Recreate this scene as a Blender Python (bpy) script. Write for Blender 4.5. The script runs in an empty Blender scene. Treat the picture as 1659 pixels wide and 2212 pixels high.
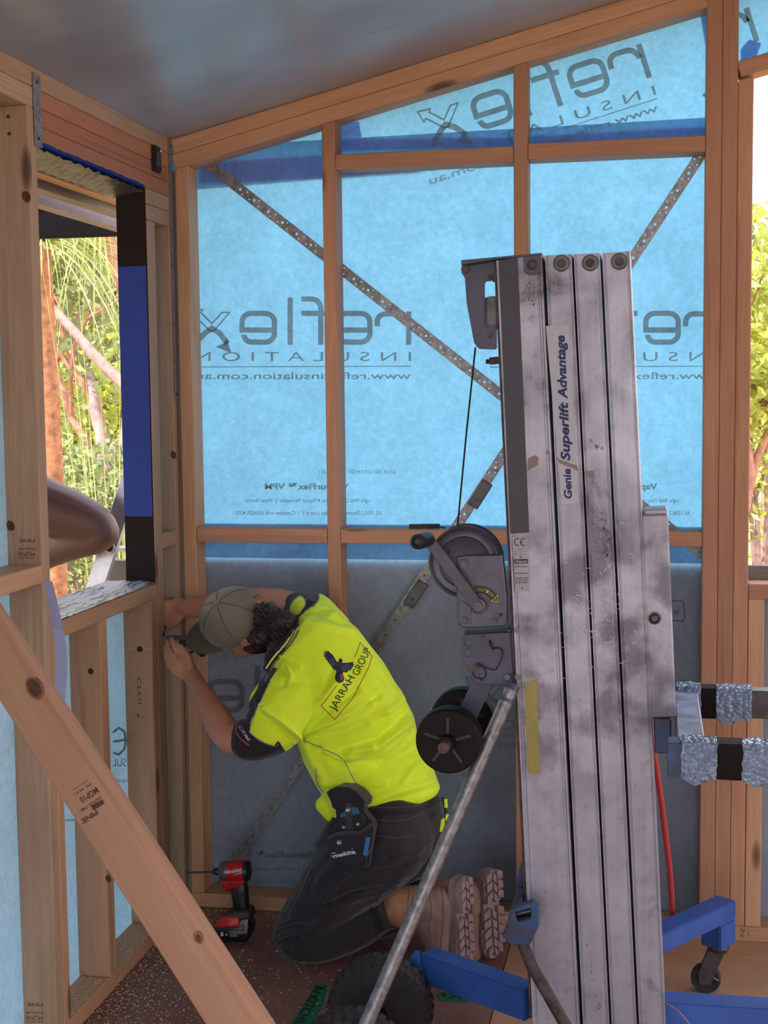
import bpy, bmesh, math, random
import numpy as np
from mathutils import Vector, Matrix
from mathutils.bvhtree import BVHTree
from mathutils.geometry import tessellate_polygon
random.seed(7)
C = bpy.context.scene.collection
sc = bpy.context.scene
PI = math.pi

# ---------------------------------------------------------------- camera
CAM_H = 1.64
F_PX, YAW, PITCH, ROLL = 2959.6, 0.19363, 0.08537, 0.0111
_F = Vector((-math.sin(YAW)*math.cos(PITCH), math.cos(YAW)*math.cos(PITCH), -math.sin(PITCH)))
_R0 = _F.cross(Vector((0, 0, 1))).normalized(); _U0 = _R0.cross(_F)
_R = (_R0*math.cos(ROLL) - _U0*math.sin(ROLL)); _U = _R.cross(_F)
camd = bpy.data.cameras.new('camera'); cam = bpy.data.objects.new('camera', camd); C.objects.link(cam)
cam.matrix_world = Matrix(((_R.x, _U.x, -_F.x, 0), (_R.y, _U.y, -_F.y, 0), (_R.z, _U.z, -_F.z, CAM_H), (0, 0, 0, 1)))
camd.sensor_fit = 'VERTICAL'; camd.sensor_height = 24.0; camd.lens = F_PX/2212*24.0; camd.clip_end = 300
sc.camera = cam
# ---------------------------------------------------------------- world, sun, exposure
wd = bpy.data.worlds.new('sky'); sc.world = wd; wd.use_nodes = True
wn = wd.node_tree.nodes; wl = wd.node_tree.links; wn.clear()
w_out = wn.new('ShaderNodeOutputWorld'); w_bg = wn.new('ShaderNodeBackground')
w_tc = wn.new('ShaderNodeTexCoord'); w_sep = wn.new('ShaderNodeSeparateXYZ'); w_rmp = wn.new('ShaderNodeValToRGB')
wl.new(w_tc.outputs['Generated'], w_sep.inputs[0]); wl.new(w_sep.outputs['Z'], w_rmp.inputs[0])
w_rmp.color_ramp.elements[0].color = (1.0, 0.97, 0.97, 1); w_rmp.color_ramp.elements[1].color = (0.72, 0.80, 1.0, 1)
wl.new(w_rmp.outputs[0], w_bg.inputs[0]); w_bg.inputs[1].default_value = 3.3
wl.new(w_bg.outputs[0], w_out.inputs[0])
sund = bpy.data.lights.new('sun', 'SUN'); sun = bpy.data.objects.new('sun', sund); C.objects.link(sun)
sund.energy = 7.0; sund.angle = 0.02; sund.color = (1, 0.93, 0.82)
SUN_FROM = Vector((-0.55, -0.62, 1.15)).normalized()      # high, behind the camera and to the left
sun.rotation_euler = SUN_FROM.to_track_quat('Z', 'Y').to_euler()
sc.view_settings.view_transform = 'Standard'; sc.view_settings.look = 'None'
sc.view_settings.gamma = 1.0; sc.view_settings.use_curve_mapping = False
sc.view_settings.exposure = 0.35
sc.cycles.max_bounces = 8; sc.cycles.diffuse_bounces = 5; sc.cycles.use_denoising = True
sc.cycles.transparent_max_bounces = 12
try: sc.cycles.sample_clamp_indirect = 6
except Exception: pass

# ---------------------------------------------------------------- pixel -> point helpers
def ray(x, y): return _F*F_PX + _R*(x-829.5) - _U*(y-1106)
def at(x, y, ax='Y', v=4.1):
    d = ray(x, y)
    if ax == 'Y': t = v/d.y
    elif ax == 'X': t = v/d.x
    else: t = (v-CAM_H)/d.z
    return Vector((d.x*t, d.y*t, d.z*t+CAM_H))
def proj(p):
    d = Vector(p)-Vector((0, 0, CAM_H)); z = d.dot(_F)
    return (829.5+F_PX*d.dot(_R)/z, 1106-F_PX*d.dot(_U)/z)
def on_plane(p0, n):
    p0 = Vector(p0); n = Vector(n).normalized()
    def f(x, y):
        d = ray(x, y); o = Vector((0, 0, CAM_H)); t = (p0-o).dot(n)/d.dot(n); return o+d*t
    return f
def mpp(Y): return Y/F_PX                                       # metres per pixel, roughly

# ---------------------------------------------------------------- objects
def wmat(o):
    m = o.matrix_basis if hasattr(o, 'matrix_basis') else Matrix()
    if o.parent: return wmat(o.parent) @ o.matrix_parent_inverse @ m
    return m.copy()
def parent(o, p):
    if p is None: return o
    o.parent = p; o.matrix_parent_inverse = wmat(p).inverted(); return o
def tag(o, label=None, cat=None, group=None, kind=None):
    if label: o['label'] = label
    if cat: o['category'] = cat
    if group: o['group'] = group
    if kind: o['kind'] = kind
    return o
def empty(name, loc=(0, 0, 0), label=None, cat=None, group=None, kind=None, par=None):
    o = bpy.data.objects.new(name, None); C.objects.link(o); o.location = loc; o.empty_display_size = 0.05
    tag(o, label, cat, group, kind); parent(o, par); return o
def link(name, me, mat=None, par=None, smooth=None, mats=None):
    me.name = name
    o = bpy.data.objects.new(name, me); C.objects.link(o)
    if mats:
        for m in mats: me.materials.append(m)
    elif mat and not me.materials: me.materials.append(mat)
    if smooth is not None: me.shade_smooth() if smooth is True else shade_auto(me, smooth)
    parent(o, par); return o
def shade_auto(me, ang):
    me.shade_smooth()
    bm = bmesh.new(); bm.from_mesh(me)
    for e in bm.edges:
        if len(e.link_faces) == 2 and e.calc_face_angle(0) > ang: e.smooth = False
    bm.to_mesh(me); bm.free()
def from_bm(name, bm, mat=None, par=None, smooth=None, mats=None, recalc=True):
    if recalc: bmesh.ops.recalc_face_normals(bm, faces=bm.faces)
    me = bpy.data.meshes.new(name); bm.to_mesh(me); bm.free()
    return link(name, me, mat, par, smooth, mats)
def bevel_all(bm, w, seg=1):
    if w > 0: bmesh.ops.bevel(bm, geom=list(bm.edges), offset=w, segments=seg, affect='EDGES', clamp_overlap=True)
def box_bm(sx, sy, sz, bev=0.0, seg=1):
    bm = bmesh.new(); bmesh.ops.create_cube(bm, size=1)
    bmesh.ops.scale(bm, vec=(sx, sy, sz), verts=bm.verts); bevel_all(bm, bev, seg); return bm
def frame_m(o, x, y, z):
    return Matrix(((x.x, y.x, z.x, o.x), (x.y, y.y, z.y, o.y), (x.z, y.z, z.z, o.z), (0, 0, 0, 1)))
def beam(name, p0, p1, w, h, mat, par=None, up=(0, 0, 1), bev=0.002, seg=1, smooth=None):
    """box whose local X runs p0->p1, width w sideways, height h towards up"""
    p0 = Vector(p0); p1 = Vector(p1); x = (p1-p0).normalized(); y = Vector(up).cross(x).normalized(); z = x.cross(y)
    bm = box_bm((p1-p0).length, w, h, bev, seg)
    me = bpy.data.meshes.new(name); bm.to_mesh(me); bm.free()
    o = bpy.data.objects.new(name, me); C.objects.link(o); me.materials.append(mat)
    if smooth: shade_auto(me, smooth)
    o.matrix_basis = frame_m((p0+p1)/2, x, y, z); parent(o, par); return o
def aabox(name, lo, hi, mat, par=None, bev=0.002, seg=1):
    """axis aligned box, the long side becomes local X so grain runs along it"""
    lo = Vector(lo); hi = Vector(hi); s = hi-lo; c = (lo+hi)/2; k = max(range(3), key=lambda i: s[i])
    e = Vector((0, 0, 0)); e[k] = s[k]/2; up = (0, 0, 1) if k != 2 else (0, 1, 0)
    if k == 2: return beam(name, c-e, c+e, s.x, s.y, mat, par, up, bev, seg)
    if k == 0: return beam(name, c-e, c+e, s.y, s.z, mat, par, up, bev, seg)
    return beam(name, c-e, c+e, s.x, s.z, mat, par, up, bev, seg)
def box_into(bm, lo, hi):
    r = bmesh.ops.create_cube(bm, size=1); lo = Vector(lo); hi = Vector(hi)
    for v in r['verts']: v.co = Vector((lo[i]+(v.co[i]+.5)*(hi[i]-lo[i]) for i in range(3)))
    return r['verts']
def cyl_into(bm, p0, p1, r0, r1=None, n=20):
    p0 = Vector(p0); p1 = Vector(p1); d = p1-p0
    r = bmesh.ops.create_cone(bm, cap_ends=True, segments=n, radius1=r0, radius2=r0 if r1 is None else r1, depth=d.length)
    M = Matrix.Translation((p0+p1)/2) @ d.to_track_quat('Z', 'Y').to_matrix().to_4x4()
    bmesh.ops.transform(bm, matrix=M, verts=r['verts']); return r['verts']
def sph_into(bm, c, r, u=16, v=10, sc3=(1, 1, 1)):
    k = bmesh.ops.create_uvsphere(bm, u_segments=u, v_segments=v, radius=1)
    for q in k['verts']: q.co = Vector((q.co.x*r*sc3[0]+c[0], q.co.y*r*sc3[1]+c[1], q.co.z*r*sc3[2]+c[2]))
    return k['verts']
def cyl(name, p0, p1, r, mat, par=None, r1=None, n=24, bev=0.0, smooth=.7):
    bm = bmesh.new(); cyl_into(bm, p0, p1, r, r1, n)
    if bev: bmesh.ops.bevel(bm, geom=[e for e in bm.edges if e.calc_face_angle(0) > 1], offset=bev, segments=2, affect='EDGES')
    return from_bm(name, bm, mat, par, smooth)
def lathe(name, prof, c, axis, mat, par=None, n=40, smooth=.6):
    """prof: list (along, radius)"""
    axis = Vector(axis).normalized(); q = axis.to_track_quat('Z', 'Y'); bm = bmesh.new(); rings = []
    for a, r in prof:
        rings.append([bm.verts.new(Vector(c)+q @ Vector((r*math.cos(2*PI*k/n), r*math.sin(2*PI*k/n), a))) for k in range(n)])
    for i in range(len(rings)-1):
        for k in range(n): bm.faces.new((rings[i][k], rings[i][(k+1) % n], rings[i+1][(k+1) % n], rings[i+1][k]))
    bm.faces.new(rings[0][::-1]); bm.faces.new(rings[-1])
    return from_bm(name, bm, mat, par, smooth)
def tube_into(bm, pts, rad, n=8, caps=True):
    pts = [Vector(p) for p in pts]; rings = []; m = len(pts); ref = None
    for i, p in enumerate(pts):
        d = (pts[min(i+1, m-1)]-pts[max(i-1, 0)]).normalized()
        if ref is None: ref = d.orthogonal().normalized()
        ref = (ref-d*ref.dot(d)).normalized(); b = d.cross(ref)
        r = rad[i] if hasattr(rad, '__len__') else rad
        rings.append([bm.verts.new(p+(ref*math.cos(2*PI*k/n)+b*math.sin(2*PI*k/n))*r) for k in range(n)])
    for i in range(m-1):
        for k in range(n): bm.faces.new((rings[i][k], rings[i][(k+1) % n], rings[i+1][(k+1) % n], rings[i+1][k]))
    if caps: bm.faces.new(rings[0][::-1]); bm.faces.new(rings[-1])
def tube(name, pts, rad, mat, par=None, n=10, smooth=.9):
    bm = bmesh.new(); tube_into(bm, pts, rad, n); return from_bm(name, bm, mat, par, smooth)
def spline(pts, k=6):
    """Catmull-Rom through points (any dimension)"""
    P = [np.array(p, float) for p in pts]; P = [2*P[0]-P[1]]+P+[2*P[-1]-P[-2]]; out = []
    for i in range(1, len(P)-2):
        for j in range(k):
            t = j/k; a, b, c, d = P[i-1:i+3]
            out.append(.5*((2*b)+(-a+c)*t+(2*a-5*b+4*c-d)*t*t+(-a+3*b-3*c+d)*t**3))
    out.append(P[-2]); return out
def circ(cx, cy, r, n=16, a0=0): return [(cx+r*math.cos(2*PI*k/n+a0), cy+r*math.sin(2*PI*k/n+a0)) for k in range(n)]
def fill2d(loops):
    """loops: outer + holes (nonzero/even-odd), returns verts, tris in 2D"""
    cu = bpy.data.curves.new('tmp', 'CURVE'); cu.dimensions = '2D'; cu.fill_mode = 'BOTH'
    for lp in loops:
        s = cu.splines.new('POLY'); s.points.add(len(lp)-1); s.use_cyclic_u = True
        for p, q in zip(s.points, lp): p.co = (q[0], q[1], 0, 1)
    ob = bpy.data.objects.new('tmp', cu); me = ob.to_mesh()
    V = [(v.co.x, v.co.y) for v in me.vertices]; Fc = [tuple(p.vertices) for p in me.polygons]
    ob.to_mesh_clear(); bpy.data.objects.remove(ob); bpy.data.curves.remove(cu); return V, Fc
def plate_into(bm, loops, f2w, thick):
    """2D loops filled, mapped with f2w(x,y)->Vector, extruded by vector thick"""
    V, Fc = fill2d(loops); thick = Vector(thick)
    W = [f2w(*v) for v in V]; a = [bm.verts.new(w) for w in W]; b = [bm.verts.new(w+thick) for w in W]
    cnt = {}
    for f in Fc:
        try: bm.faces.new([a[i] for i in f]); bm.faces.new([b[i] for i in f][::-1])
        except ValueError: continue
        for i in range(len(f)):
            e = (f[i], f[(i+1) % len(f)]); cnt[e] = cnt.get(e, 0)+1
    for (i, j) in list(cnt):
        if (j, i) not in cnt:
            try: bm.faces.new((a[j], a[i], b[i], b[j]))
            except ValueError: pass
def pplate(name, loops, Y, depth, mat, par=None, bev=0, smooth=None):
    """plate in the vertical plane Y, outline given on the photo's grid, depth away from the camera"""
    bm = bmesh.new(); plate_into(bm, loops, lambda x, y: at(x, y, 'Y', Y), (0, depth, 0))
    bmesh.ops.remove_doubles(bm, verts=bm.verts, dist=1e-5)
    if bev: bmesh.ops.recalc_face_normals(bm, faces=bm.faces); bmesh.ops.bevel(bm, geom=[e for e in bm.edges if len(e.link_faces) == 2 and e.calc_face_angle(0) > .9], offset=bev, segments=1, affect='EDGES', clamp_overlap=True)
    return from_bm(name, bm, mat, par, smooth)
# text and strokes are gathered as 2D polys, mapped afterwards
def text2d(s, x0, x1, yb, h, mirror=False, bold=0.0, shear=0.0, rot=0.0, space=1.0):
    """text fitted into photo box: from x0 to x1, baseline yb, cap height h. mirror: reads right to left"""
    cu = bpy.data.curves.new('tmp', 'FONT'); cu.body = s; cu.offset = bold; cu.shear = shear; cu.resolution_u = 3; cu.space_character = space
    ob = bpy.data.objects.new('tmp', cu); me = ob.to_mesh()
    V = [(v.co.x, v.co.y) for v in me.vertices]; Fc = [tuple(p.vertices) for p in me.polygons]
    ob.to_mesh_clear(); bpy.data.objects.remove(ob); bpy.data.curves.remove(cu)
    if not V: return [], []
    ax = min(v[0] for v in V); bx = max(v[0] for v in V); k = h/0.70; out = []
    for x, y in V:
        u = (x-ax)/(bx-ax); px = (x1-u*(x1-x0)) if mirror else (x0+u*(x1-x0)); py = yb-y*k
        if rot:
            cx_ = x1 if mirror else x0; dx = px-cx_; dy = py-yb; c, s_ = math.cos(rot), math.sin(rot)
            px, py = cx_+dx*c-dy*s_, yb+dx*s_+dy*c
        out.append((px, py))
    return out, Fc
def stroke2d(pts, w, closed=False, w1=None):
    V = []; Fc = []; n = len(pts); pts = [np.array(p, float) for p in pts]
    for i in range(n):
        a = pts[(i-1) % n] if closed or i > 0 else None; b = pts[(i+1) % n] if closed or i < n-1 else None; p = pts[i]
        d1 = (p-a)/max(np.linalg.norm(p-a), 1e-9) if a is not None else None; d2 = (b-p)/max(np.linalg.norm(b-p), 1e-9) if b is not None else None
        if d1 is None: nn = np.array([-d2[1], d2[0]]); k = 1
        elif d2 is None: nn = np.array([-d1[1], d1[0]]); k = 1
        else:
            nn = np.array([-(d1+d2)[1], (d1+d2)[0]]); nn /= max(np.linalg.norm(nn), 1e-9); k = 1/max(.5, nn.dot(np.array([-d1[1], d1[0]])))
        ww = w if w1 is None else w+(w1-w)*i/max(1, n-1)
        V += [tuple(p+nn*k*ww/2), tuple(p-nn*k*ww/2)]
    for i in range(n if closed else n-1):
        j = (i+1) % n; Fc.append((2*i, 2*i+1, 2*j+1, 2*j))
    return V, Fc
def poly2d(lp): return fill2d([lp])
def merge2d(parts):
    V = []; Fc = []
    for v, f in parts:
        k = len(V); V += v; Fc += [tuple(i+k for i in q) for q in f]
    return V, Fc
def print_on(name, parts, f2w, mat, par, off=Vector((0, 0, 0))):
    V, Fc = merge2d(parts); me = bpy.data.meshes.new(name); lay = [i for i, q in enumerate(parts) for _ in q[0]]      # each stroke a hair above the last
    me.from_pydata([f2w(*v)+off*(1+.04*j) for v, j in zip(V, lay)], [], Fc); me.update()
    return link(name, me, mat, par)

# ---------------------------------------------------------------- materials
def srgb(r, g, b):
    f = lambda c: (c/255/12.92) if c/255 <= .04045 else ((c/255+.055)/1.055)**2.4
    return (f(r), f(g), f(b), 1)
def mat_new(name):
    m = bpy.data.materials.new(name); m.use_nodes = True; nt = m.node_tree
    for n in list(nt.nodes): nt.nodes.remove(n)
    o = nt.nodes.new('ShaderNodeOutputMaterial'); b = nt.nodes.new('ShaderNodeBsdfPrincipled'); nt.links.new(b.outputs[0], o.inputs[0])
    return m, nt, b, o
def tex(nt, kind, scale, vec=None, **kw):
    n = nt.nodes.new(kind)
    if 'Scale' in n.inputs: n.inputs['Scale'].default_value = scale
    for k, v in kw.items():
        if k in n.inputs: n.inputs[k].default_value = v
        else: setattr(n, k, v)
    if vec is not None: nt.links.new(vec, n.inputs['Vector'])
    return n
def coords(nt, scale=(1, 1, 1), space='Object', rnd=True):
    tc = nt.nodes.new('ShaderNodeTexCoord'); mp = nt.nodes.new('ShaderNodeMapping'); mp.inputs['Scale'].default_value = scale
    nt.links.new(tc.outputs[space], mp.inputs[0])
    if rnd:
        oi = nt.nodes.new('ShaderNodeObjectInfo'); mu = nt.nodes.new('ShaderNodeVectorMath'); mu.operation = 'MULTIPLY'
        cb = nt.nodes.new('ShaderNodeCombineXYZ')
        for i in range(3): nt.links.new(oi.outputs['Random'], cb.inputs[i])
        nt.links.new(cb.outputs[0], mu.inputs[0]); mu.inputs[1].default_value = (37, 11, 23); nt.links.new(mu.outputs[0], mp.inputs[1])
    return mp.outputs[0]
def ramp(nt, fac, stops):
    r = nt.nodes.new('ShaderNodeValToRGB'); el = r.color_ramp.elements
    while len(el) > len(stops): el.remove(el[-1])
    while len(el) < len(stops): el.new(.5)
    for e, (p, c) in zip(el, stops): e.position = p; e.color = c if len(c) == 4 else (*c, 1)
    nt.links.new(fac, r.inputs[0]); return r.outputs[0]
def mix(nt, fac, a, b, mode='MIX'):
    n = nt.nodes.new('ShaderNodeMix'); n.data_type = 'RGBA'; n.blend_type = mode
    for s, v in ((0, fac), (6, a), (7, b)):
        if hasattr(v, 'is_linked') or hasattr(v, 'links'): nt.links.new(v, n.inputs[s])
        else: n.inputs[s].default_value = v
    return n.outputs[2]
def bump(nt, b, h, s=.3, d=.002):
    n = nt.nodes.new('ShaderNodeBump'); n.inputs['Strength'].default_value = s; n.inputs['Distance'].default_value = d
    nt.links.new(h, n.inputs['Height']); nt.links.new(n.outputs[0], b.inputs['Normal'])
def wood(name, light, dark, knot=(.09, .035, .015, 1), rough=.65, knots=True):
    m, nt, b, o = mat_new(name)
    v = coords(nt, (1.3, 26, 26)); v2 = coords(nt, (1.6, 7, 7)); v3 = coords(nt, (8, 180, 180))
    n1 = tex(nt, 'ShaderNodeTexNoise', 1.0, v, Detail=4.0, Roughness=.55, Distortion=.7)
    n2 = tex(nt, 'ShaderNodeTexNoise', 1.0, v2, Detail=2.0)
    n3 = tex(nt, 'ShaderNodeTexNoise', 1.0, v3, Detail=2.0)
    c = ramp(nt, n1.outputs[0], [(.25, dark), (.47, light), (.55, tuple(.75*a+.25*d for a, d in zip(light, dark))), (.78, light)])
    c = mix(nt, ramp(nt, n2.outputs[0], [(.3, (0, 0, 0, 1)), (.7, (.55, .55, .55, 1))]), c, dark)
    c = mix(nt, ramp(nt, n3.outputs[0], [(.42, (.22, .22, .22, 1)), (.6, (0, 0, 0, 1))]), c, dark)
    if knots:
        kv = coords(nt, (1.9, 6.5, 6.5)); vo = tex(nt, 'ShaderNodeTexVoronoi', 1.0, kv, Randomness=1.0)
        c = mix(nt, ramp(nt, vo.outputs['Distance'], [(.045, (.9, .9, .9, 1)), (.085, (.55, .55, .55, 1)), (.11, (.05, .05, .05, 1)), (.16, (0, 0, 0, 1))]), c, knot)
    oi = nt.nodes.new('ShaderNodeObjectInfo'); hs = nt.nodes.new('ShaderNodeHueSaturation')
    mr = nt.nodes.new('ShaderNodeMapRange'); nt.links.new(oi.outputs['Random'], mr.inputs[0]); mr.inputs[3].default_value = .86; mr.inputs[4].default_value = 1.12
    nt.links.new(mr.outputs[0], hs.inputs['Value']); nt.links.new(c, hs.inputs['Color'])
    nt.links.new(hs.outputs[0], b.inputs['Base Color']); b.inputs['Roughness'].default_value = rough
    bump(nt, b, n3.outputs[0], .25, .0008); return m
def plain(name, col, rough=.5, metal=0.0, var=.15, scale=30, bmp=0.0, spec=None, dark=None, rnd=True):
    m, nt, b, o = mat_new(name); v = coords(nt, (1, 1, 1), rnd=rnd)
    n = tex(nt, 'ShaderNodeTexNoise', scale, v, Detail=5.0, Roughness=.6)
    dk = dark or tuple(c*(1-var*2) for c in col[:3])+(1,)
    c = ramp(nt, n.outputs[0], [(.3, dk), (.62, col)])
    nt.links.new(c, b.inputs['Base Color']); b.inputs['Roughness'].default_value = rough; b.inputs['Metallic'].default_value = metal
    if spec is not None: b.inputs['Specular IOR Level'].default_value = spec
    if bmp: bump(nt, b, n.outputs[0], bmp, .002)
    return m
PINE = wood('pine', srgb(206, 162, 128), srgb(168, 120, 86))
PINE_PALE = wood('pine_pale', srgb(190, 156, 128), srgb(152, 116, 90))
PINE_RED = wood('pine_red', srgb(196, 146, 116), srgb(156, 106, 80))
LVL = wood('laminated_board', srgb(192, 130, 96), srgb(160, 100, 72), knots=False)
PINE_GREY = wood('weathered_pine', srgb(150, 140, 134), srgb(100, 92, 88))
GALV = plain('galvanised_steel', srgb(150, 148, 152), .45, .75, .28, 60)
STEEL = plain('dull_steel', srgb(98, 94, 100), .45, .8, .25, 25)
RUSTY = plain('rusty_steel', srgb(96, 84, 88), .6, .5, .3, 30, dark=srgb(72, 36, 22))
BLACKM = plain('black_metal', srgb(38, 34, 38), .5, .2, .2)
BLACK_PL = plain('black_plastic', srgb(24, 22, 25), .45, 0, .1)
RUBBER = plain('rubber', srgb(52, 48, 50), .8, 0, .2, 40)
WHITE_PL = plain('white_plastic', srgb(225, 225, 235), .45, 0, .03)
BLACK_TAPE = plain('black_wrap_tape', srgb(26, 18, 20), .7, 0, .15, 12, 0, .15)
BLUE_TAPE = plain('blue_flashing_tape', srgb(26, 54, 140), .55, 0, .1, 12, 0, .2)
GALV2 = plain('dull_galvanised_strap', srgb(140, 138, 146), .5, .2, .25, 60)
PRINT_DK = plain('dark_ink', srgb(36, 32, 40), .6, 0, .05)
def membrane(name, col, tcol, trans=.72):
    m, nt, b, o = mat_new(name)
    v = coords(nt, (1, 1, 1), rnd=False); n = tex(nt, 'ShaderNodeTexNoise', 55, v, Detail=4.0, Roughness=.7)
    n2 = tex(nt, 'ShaderNodeTexNoise', 6, v, Detail=3.0)
    k = ramp(nt, n.outputs[0], [(.3, (.78, .78, .78, 1)), (.7, (1, 1, 1, 1))]); k2 = ramp(nt, n2.outputs[0], [(.3, (.86, .86, .86, 1)), (.7, (1, 1, 1, 1))])
    kk = mix(nt, 1.0, k, k2, 'MULTIPLY')
    nt.links.new(mix(nt, 1.0, kk, col, 'MULTIPLY'), b.inputs['Base Color']); b.inputs['Roughness'].default_value = .6; b.inputs['Specular IOR Level'].default_value = .2
    t = nt.nodes.new('ShaderNodeBsdfTranslucent'); nt.links.new(mix(nt, 1.0, kk, tcol, 'MULTIPLY'), t.inputs[0])
    ms = nt.nodes.new('ShaderNodeMixShader'); ms.inputs[0].default_value = trans
    nt.links.new(b.outputs[0], ms.inputs[1]); nt.links.new(t.outputs[0], ms.inputs[2]); nt.links.new(ms.outputs[0], o.inputs[0])
    bump(nt, b, n.outputs[0], .2, .001); return m
WRAP = membrane('blue_building_wrap', srgb(168, 186, 208), (.17, .52, .81, 1), .62)
WRAP_TAPE = membrane('blue_joining_tape', srgb(50, 95, 165), (.2, .42, .9, 1), .6)
WRAP_SHADED = membrane('shaded_building_wrap', srgb(170, 180, 200), (.3, .6, .85, 1), .34)  # same wrap, less translucent copy with the shade put into the material
INK = membrane('grey_wrap_ink', srgb(110, 112, 118), (.75, .56, .50, 1), .8)
INK_LO = membrane('faint_wrap_ink', srgb(140, 148, 164), (.3, .5, .6, 1), .5)
# ================================================================ SETTING
D = 4.1; DW = D+.092; XL = -1.46; XO = XL-.09
SLOPE = .241; Z0 = 2.432
def ceil_z(X): return Z0+SLOPE*(X-XL)
def Xof(px, y=1000, Y=D): return at(px, y, 'Y', Y).x
def Yof(px, y=1000): return at(px, y, 'X', XL).y
# ---- floor
m, nt, b, o = mat_new('red_floor_sheet')
v = coords(nt, rnd=False); n = tex(nt, 'ShaderNodeTexNoise', 5, v, Detail=6.0); n2 = tex(nt, 'ShaderNodeTexNoise', 90, v, Detail=2.0)
c = ramp(nt, n.outputs[0], [(.3, srgb(112, 76, 68)), (.7, srgb(142, 102, 94))])
c = mix(nt, ramp(nt, n2.outputs[0], [(.5, (0, 0, 0, 1)), (.75, (.4, .4, .4, 1))]), c, srgb(170, 130, 110))
nt.links.new(c, b.inputs['Base Color']); b.inputs['Roughness'].default_value = .6
FLOOR_RED = m
m, nt, b, o = mat_new('particle_board')
v = coords(nt, rnd=False); n = tex(nt, 'ShaderNodeTexNoise', 4, v, Detail=6.0); n2 = tex(nt, 'ShaderNodeTexNoise', 160, v, Detail=2.0)
c = ramp(nt, n.outputs[0], [(.3, srgb(176, 128, 100)), (.7, srgb(206, 160, 126))])
c = mix(nt, ramp(nt, n2.outputs[0], [(.5, (0, 0, 0, 1)), (.75, (.35, .35, .35, 1))]), c, srgb(120, 84, 64))
nt.links.new(c, b.inputs['Base Color']); b.inputs['Roughness'].default_value = .65
FLOOR_TAN = m
floor = empty('floor', (0, 2, 0), kind='structure')
xf = at(1100, 2040, 'Z', 0).x
aabox('floor_sheet', (XL-.09, -2.2, -.022), (xf, DW, 0), FLOOR_RED, floor, .001)
for y0, y1 in ((-2.2, -.3), (-.3, 1.5), (1.5, at(1550, 2062, 'Z', 0).y), (at(1550, 2062, 'Z', 0).y, DW)):
    aabox('floor_sheet', (xf+.003, y0, -.022), (3.2, y1-.003, 0), FLOOR_TAN, floor, .001)
aabox('floor_joists', (XL-.1, -2.2, -.25), (3.2, DW, -.03), PINE_GREY, floor, 0)
# ---- ceiling: insulated roof panels
m, nt, b, o = mat_new('ceiling_panel')
v = coords(nt, rnd=False); n = tex(nt, 'ShaderNodeTexNoise', 2.2, v, Detail=2.0)
c = ramp(nt, n.outputs[0], [(.3, srgb(142, 146, 158)), (.7, srgb(164, 172, 186))])
nt.links.new(c, b.inputs['Base Color']); b.inputs['Roughness'].default_value = .26; b.inputs['Specular IOR Level'].default_value = .5
CEIL = m
ceil = empty('ceiling', (0, 2, ceil_z(0)), kind='structure')
cf = on_plane((XL, 0, Z0), (-SLOPE, 0, 1)); s1 = cf(257, 245); s2 = cf(700, 105)
ys = (s1.y+s2.y)/2
def ceil_panel(y0, y1):
    x0, x1 = XL-.12, 3.3; bm = bmesh.new(); vs = []
    for z in (0, .10):
        for (x, y) in ((x0, y0), (x1, y0), (x1, y1), (x0, y1)): vs.append(bm.verts.new((x, y, ceil_z(x)+z)))
    for f in ((0, 1, 2, 3), (4, 5, 6, 7), (0, 1, 5, 4), (1, 2, 6, 5), (2, 3, 7, 6), (3, 0, 4, 7)): bm.faces.new([vs[i] for i in f])
    bmesh.ops.recalc_face_normals(bm, faces=bm.faces); bevel_all(bm, .0025)
    return from_bm('ceiling_panel', bm, CEIL, ceil)
yy = [D+.25, ys, ys-1.0, ys-2.0, ys-3.0, ys-4.0]
for a, b_ in zip(yy[1:], yy[:-1]): ceil_panel(a, b_)

# ---- back wall
wb = empty('wall_back', (0, D, 0), kind='structure')
PT = .0465
def plateZ(X): return ceil_z(X)
studs = [(Xof(392), Xof(420)), (Xof(705, 1000), Xof(733, 1000)), (Xof(1111, 900), Xof(1141, 900)),
         (Xof(1518.5), Xof(1552)), (Xof(1552.5), Xof(1586)), (Xof(1586.5), Xof(1619))]
XR = studs[3][0]
def stud_between(x0, x1, z0, z1, mat, par, name='stud', slope=False):
    bm = box_bm(1, 1, 1); 
    for v_ in bm.verts:
        X = x1 if v_.co.y > 0 else x0
        top = z1+(SLOPE*(X-(x0+x1)/2) if slope else 0)
        zz = top if v_.co.x > 0 else z0
        v_.co = Vector((zz-(z0+z1)/2, X-(x0+x1)/2, v_.co.z*.09))
    bevel_all(bm, .0025)
    me = bpy.data.meshes.new(name); bm.to_mesh(me); bm.free(); me.materials.append(mat)
    ob = bpy.data.objects.new(name, me); C.objects.link(ob)
    ob.matrix_basis = frame_m(Vector(((x0+x1)/2, D+.045, (z0+z1)/2)), Vector((0, 0, 1)), Vector((1, 0, 0)), Vector((0, 1, 0))); parent(ob, par); return ob
for i, (a, b_) in enumerate(studs):
    if i < 3: stud_between(a, b_, .046, plateZ((a+b_)/2)-2*PT, [PINE, PINE_RED, PINE_RED][i], wb, slope=True)
    elif i < 5: stud_between(a, b_, .046, plateZ((a+b_)/2)-.002, PINE_RED, wb, slope=True)
HZ = at(1618, 168, 'Y', D).z
stud_between(*studs[5], .046, HZ, PINE_RED, wb, slope=True)
x6 = (studs[5][1]+.0005, studs[5][1]+.047); SILLR = at(1640, 1262, 'Y', D).z
stud_between(x6[0]+.001, x6[1], .046, SILLR-.045, PINE, wb)
aabox('corner_block', (XL-.06, D+.012, .046), (studs[0][0]+.004, D+.088, plateZ(XL)-2*PT-.002), PINE_GREY, wb, 0)  # added to cover the bright wrap, so the corner gap reads dark
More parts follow.
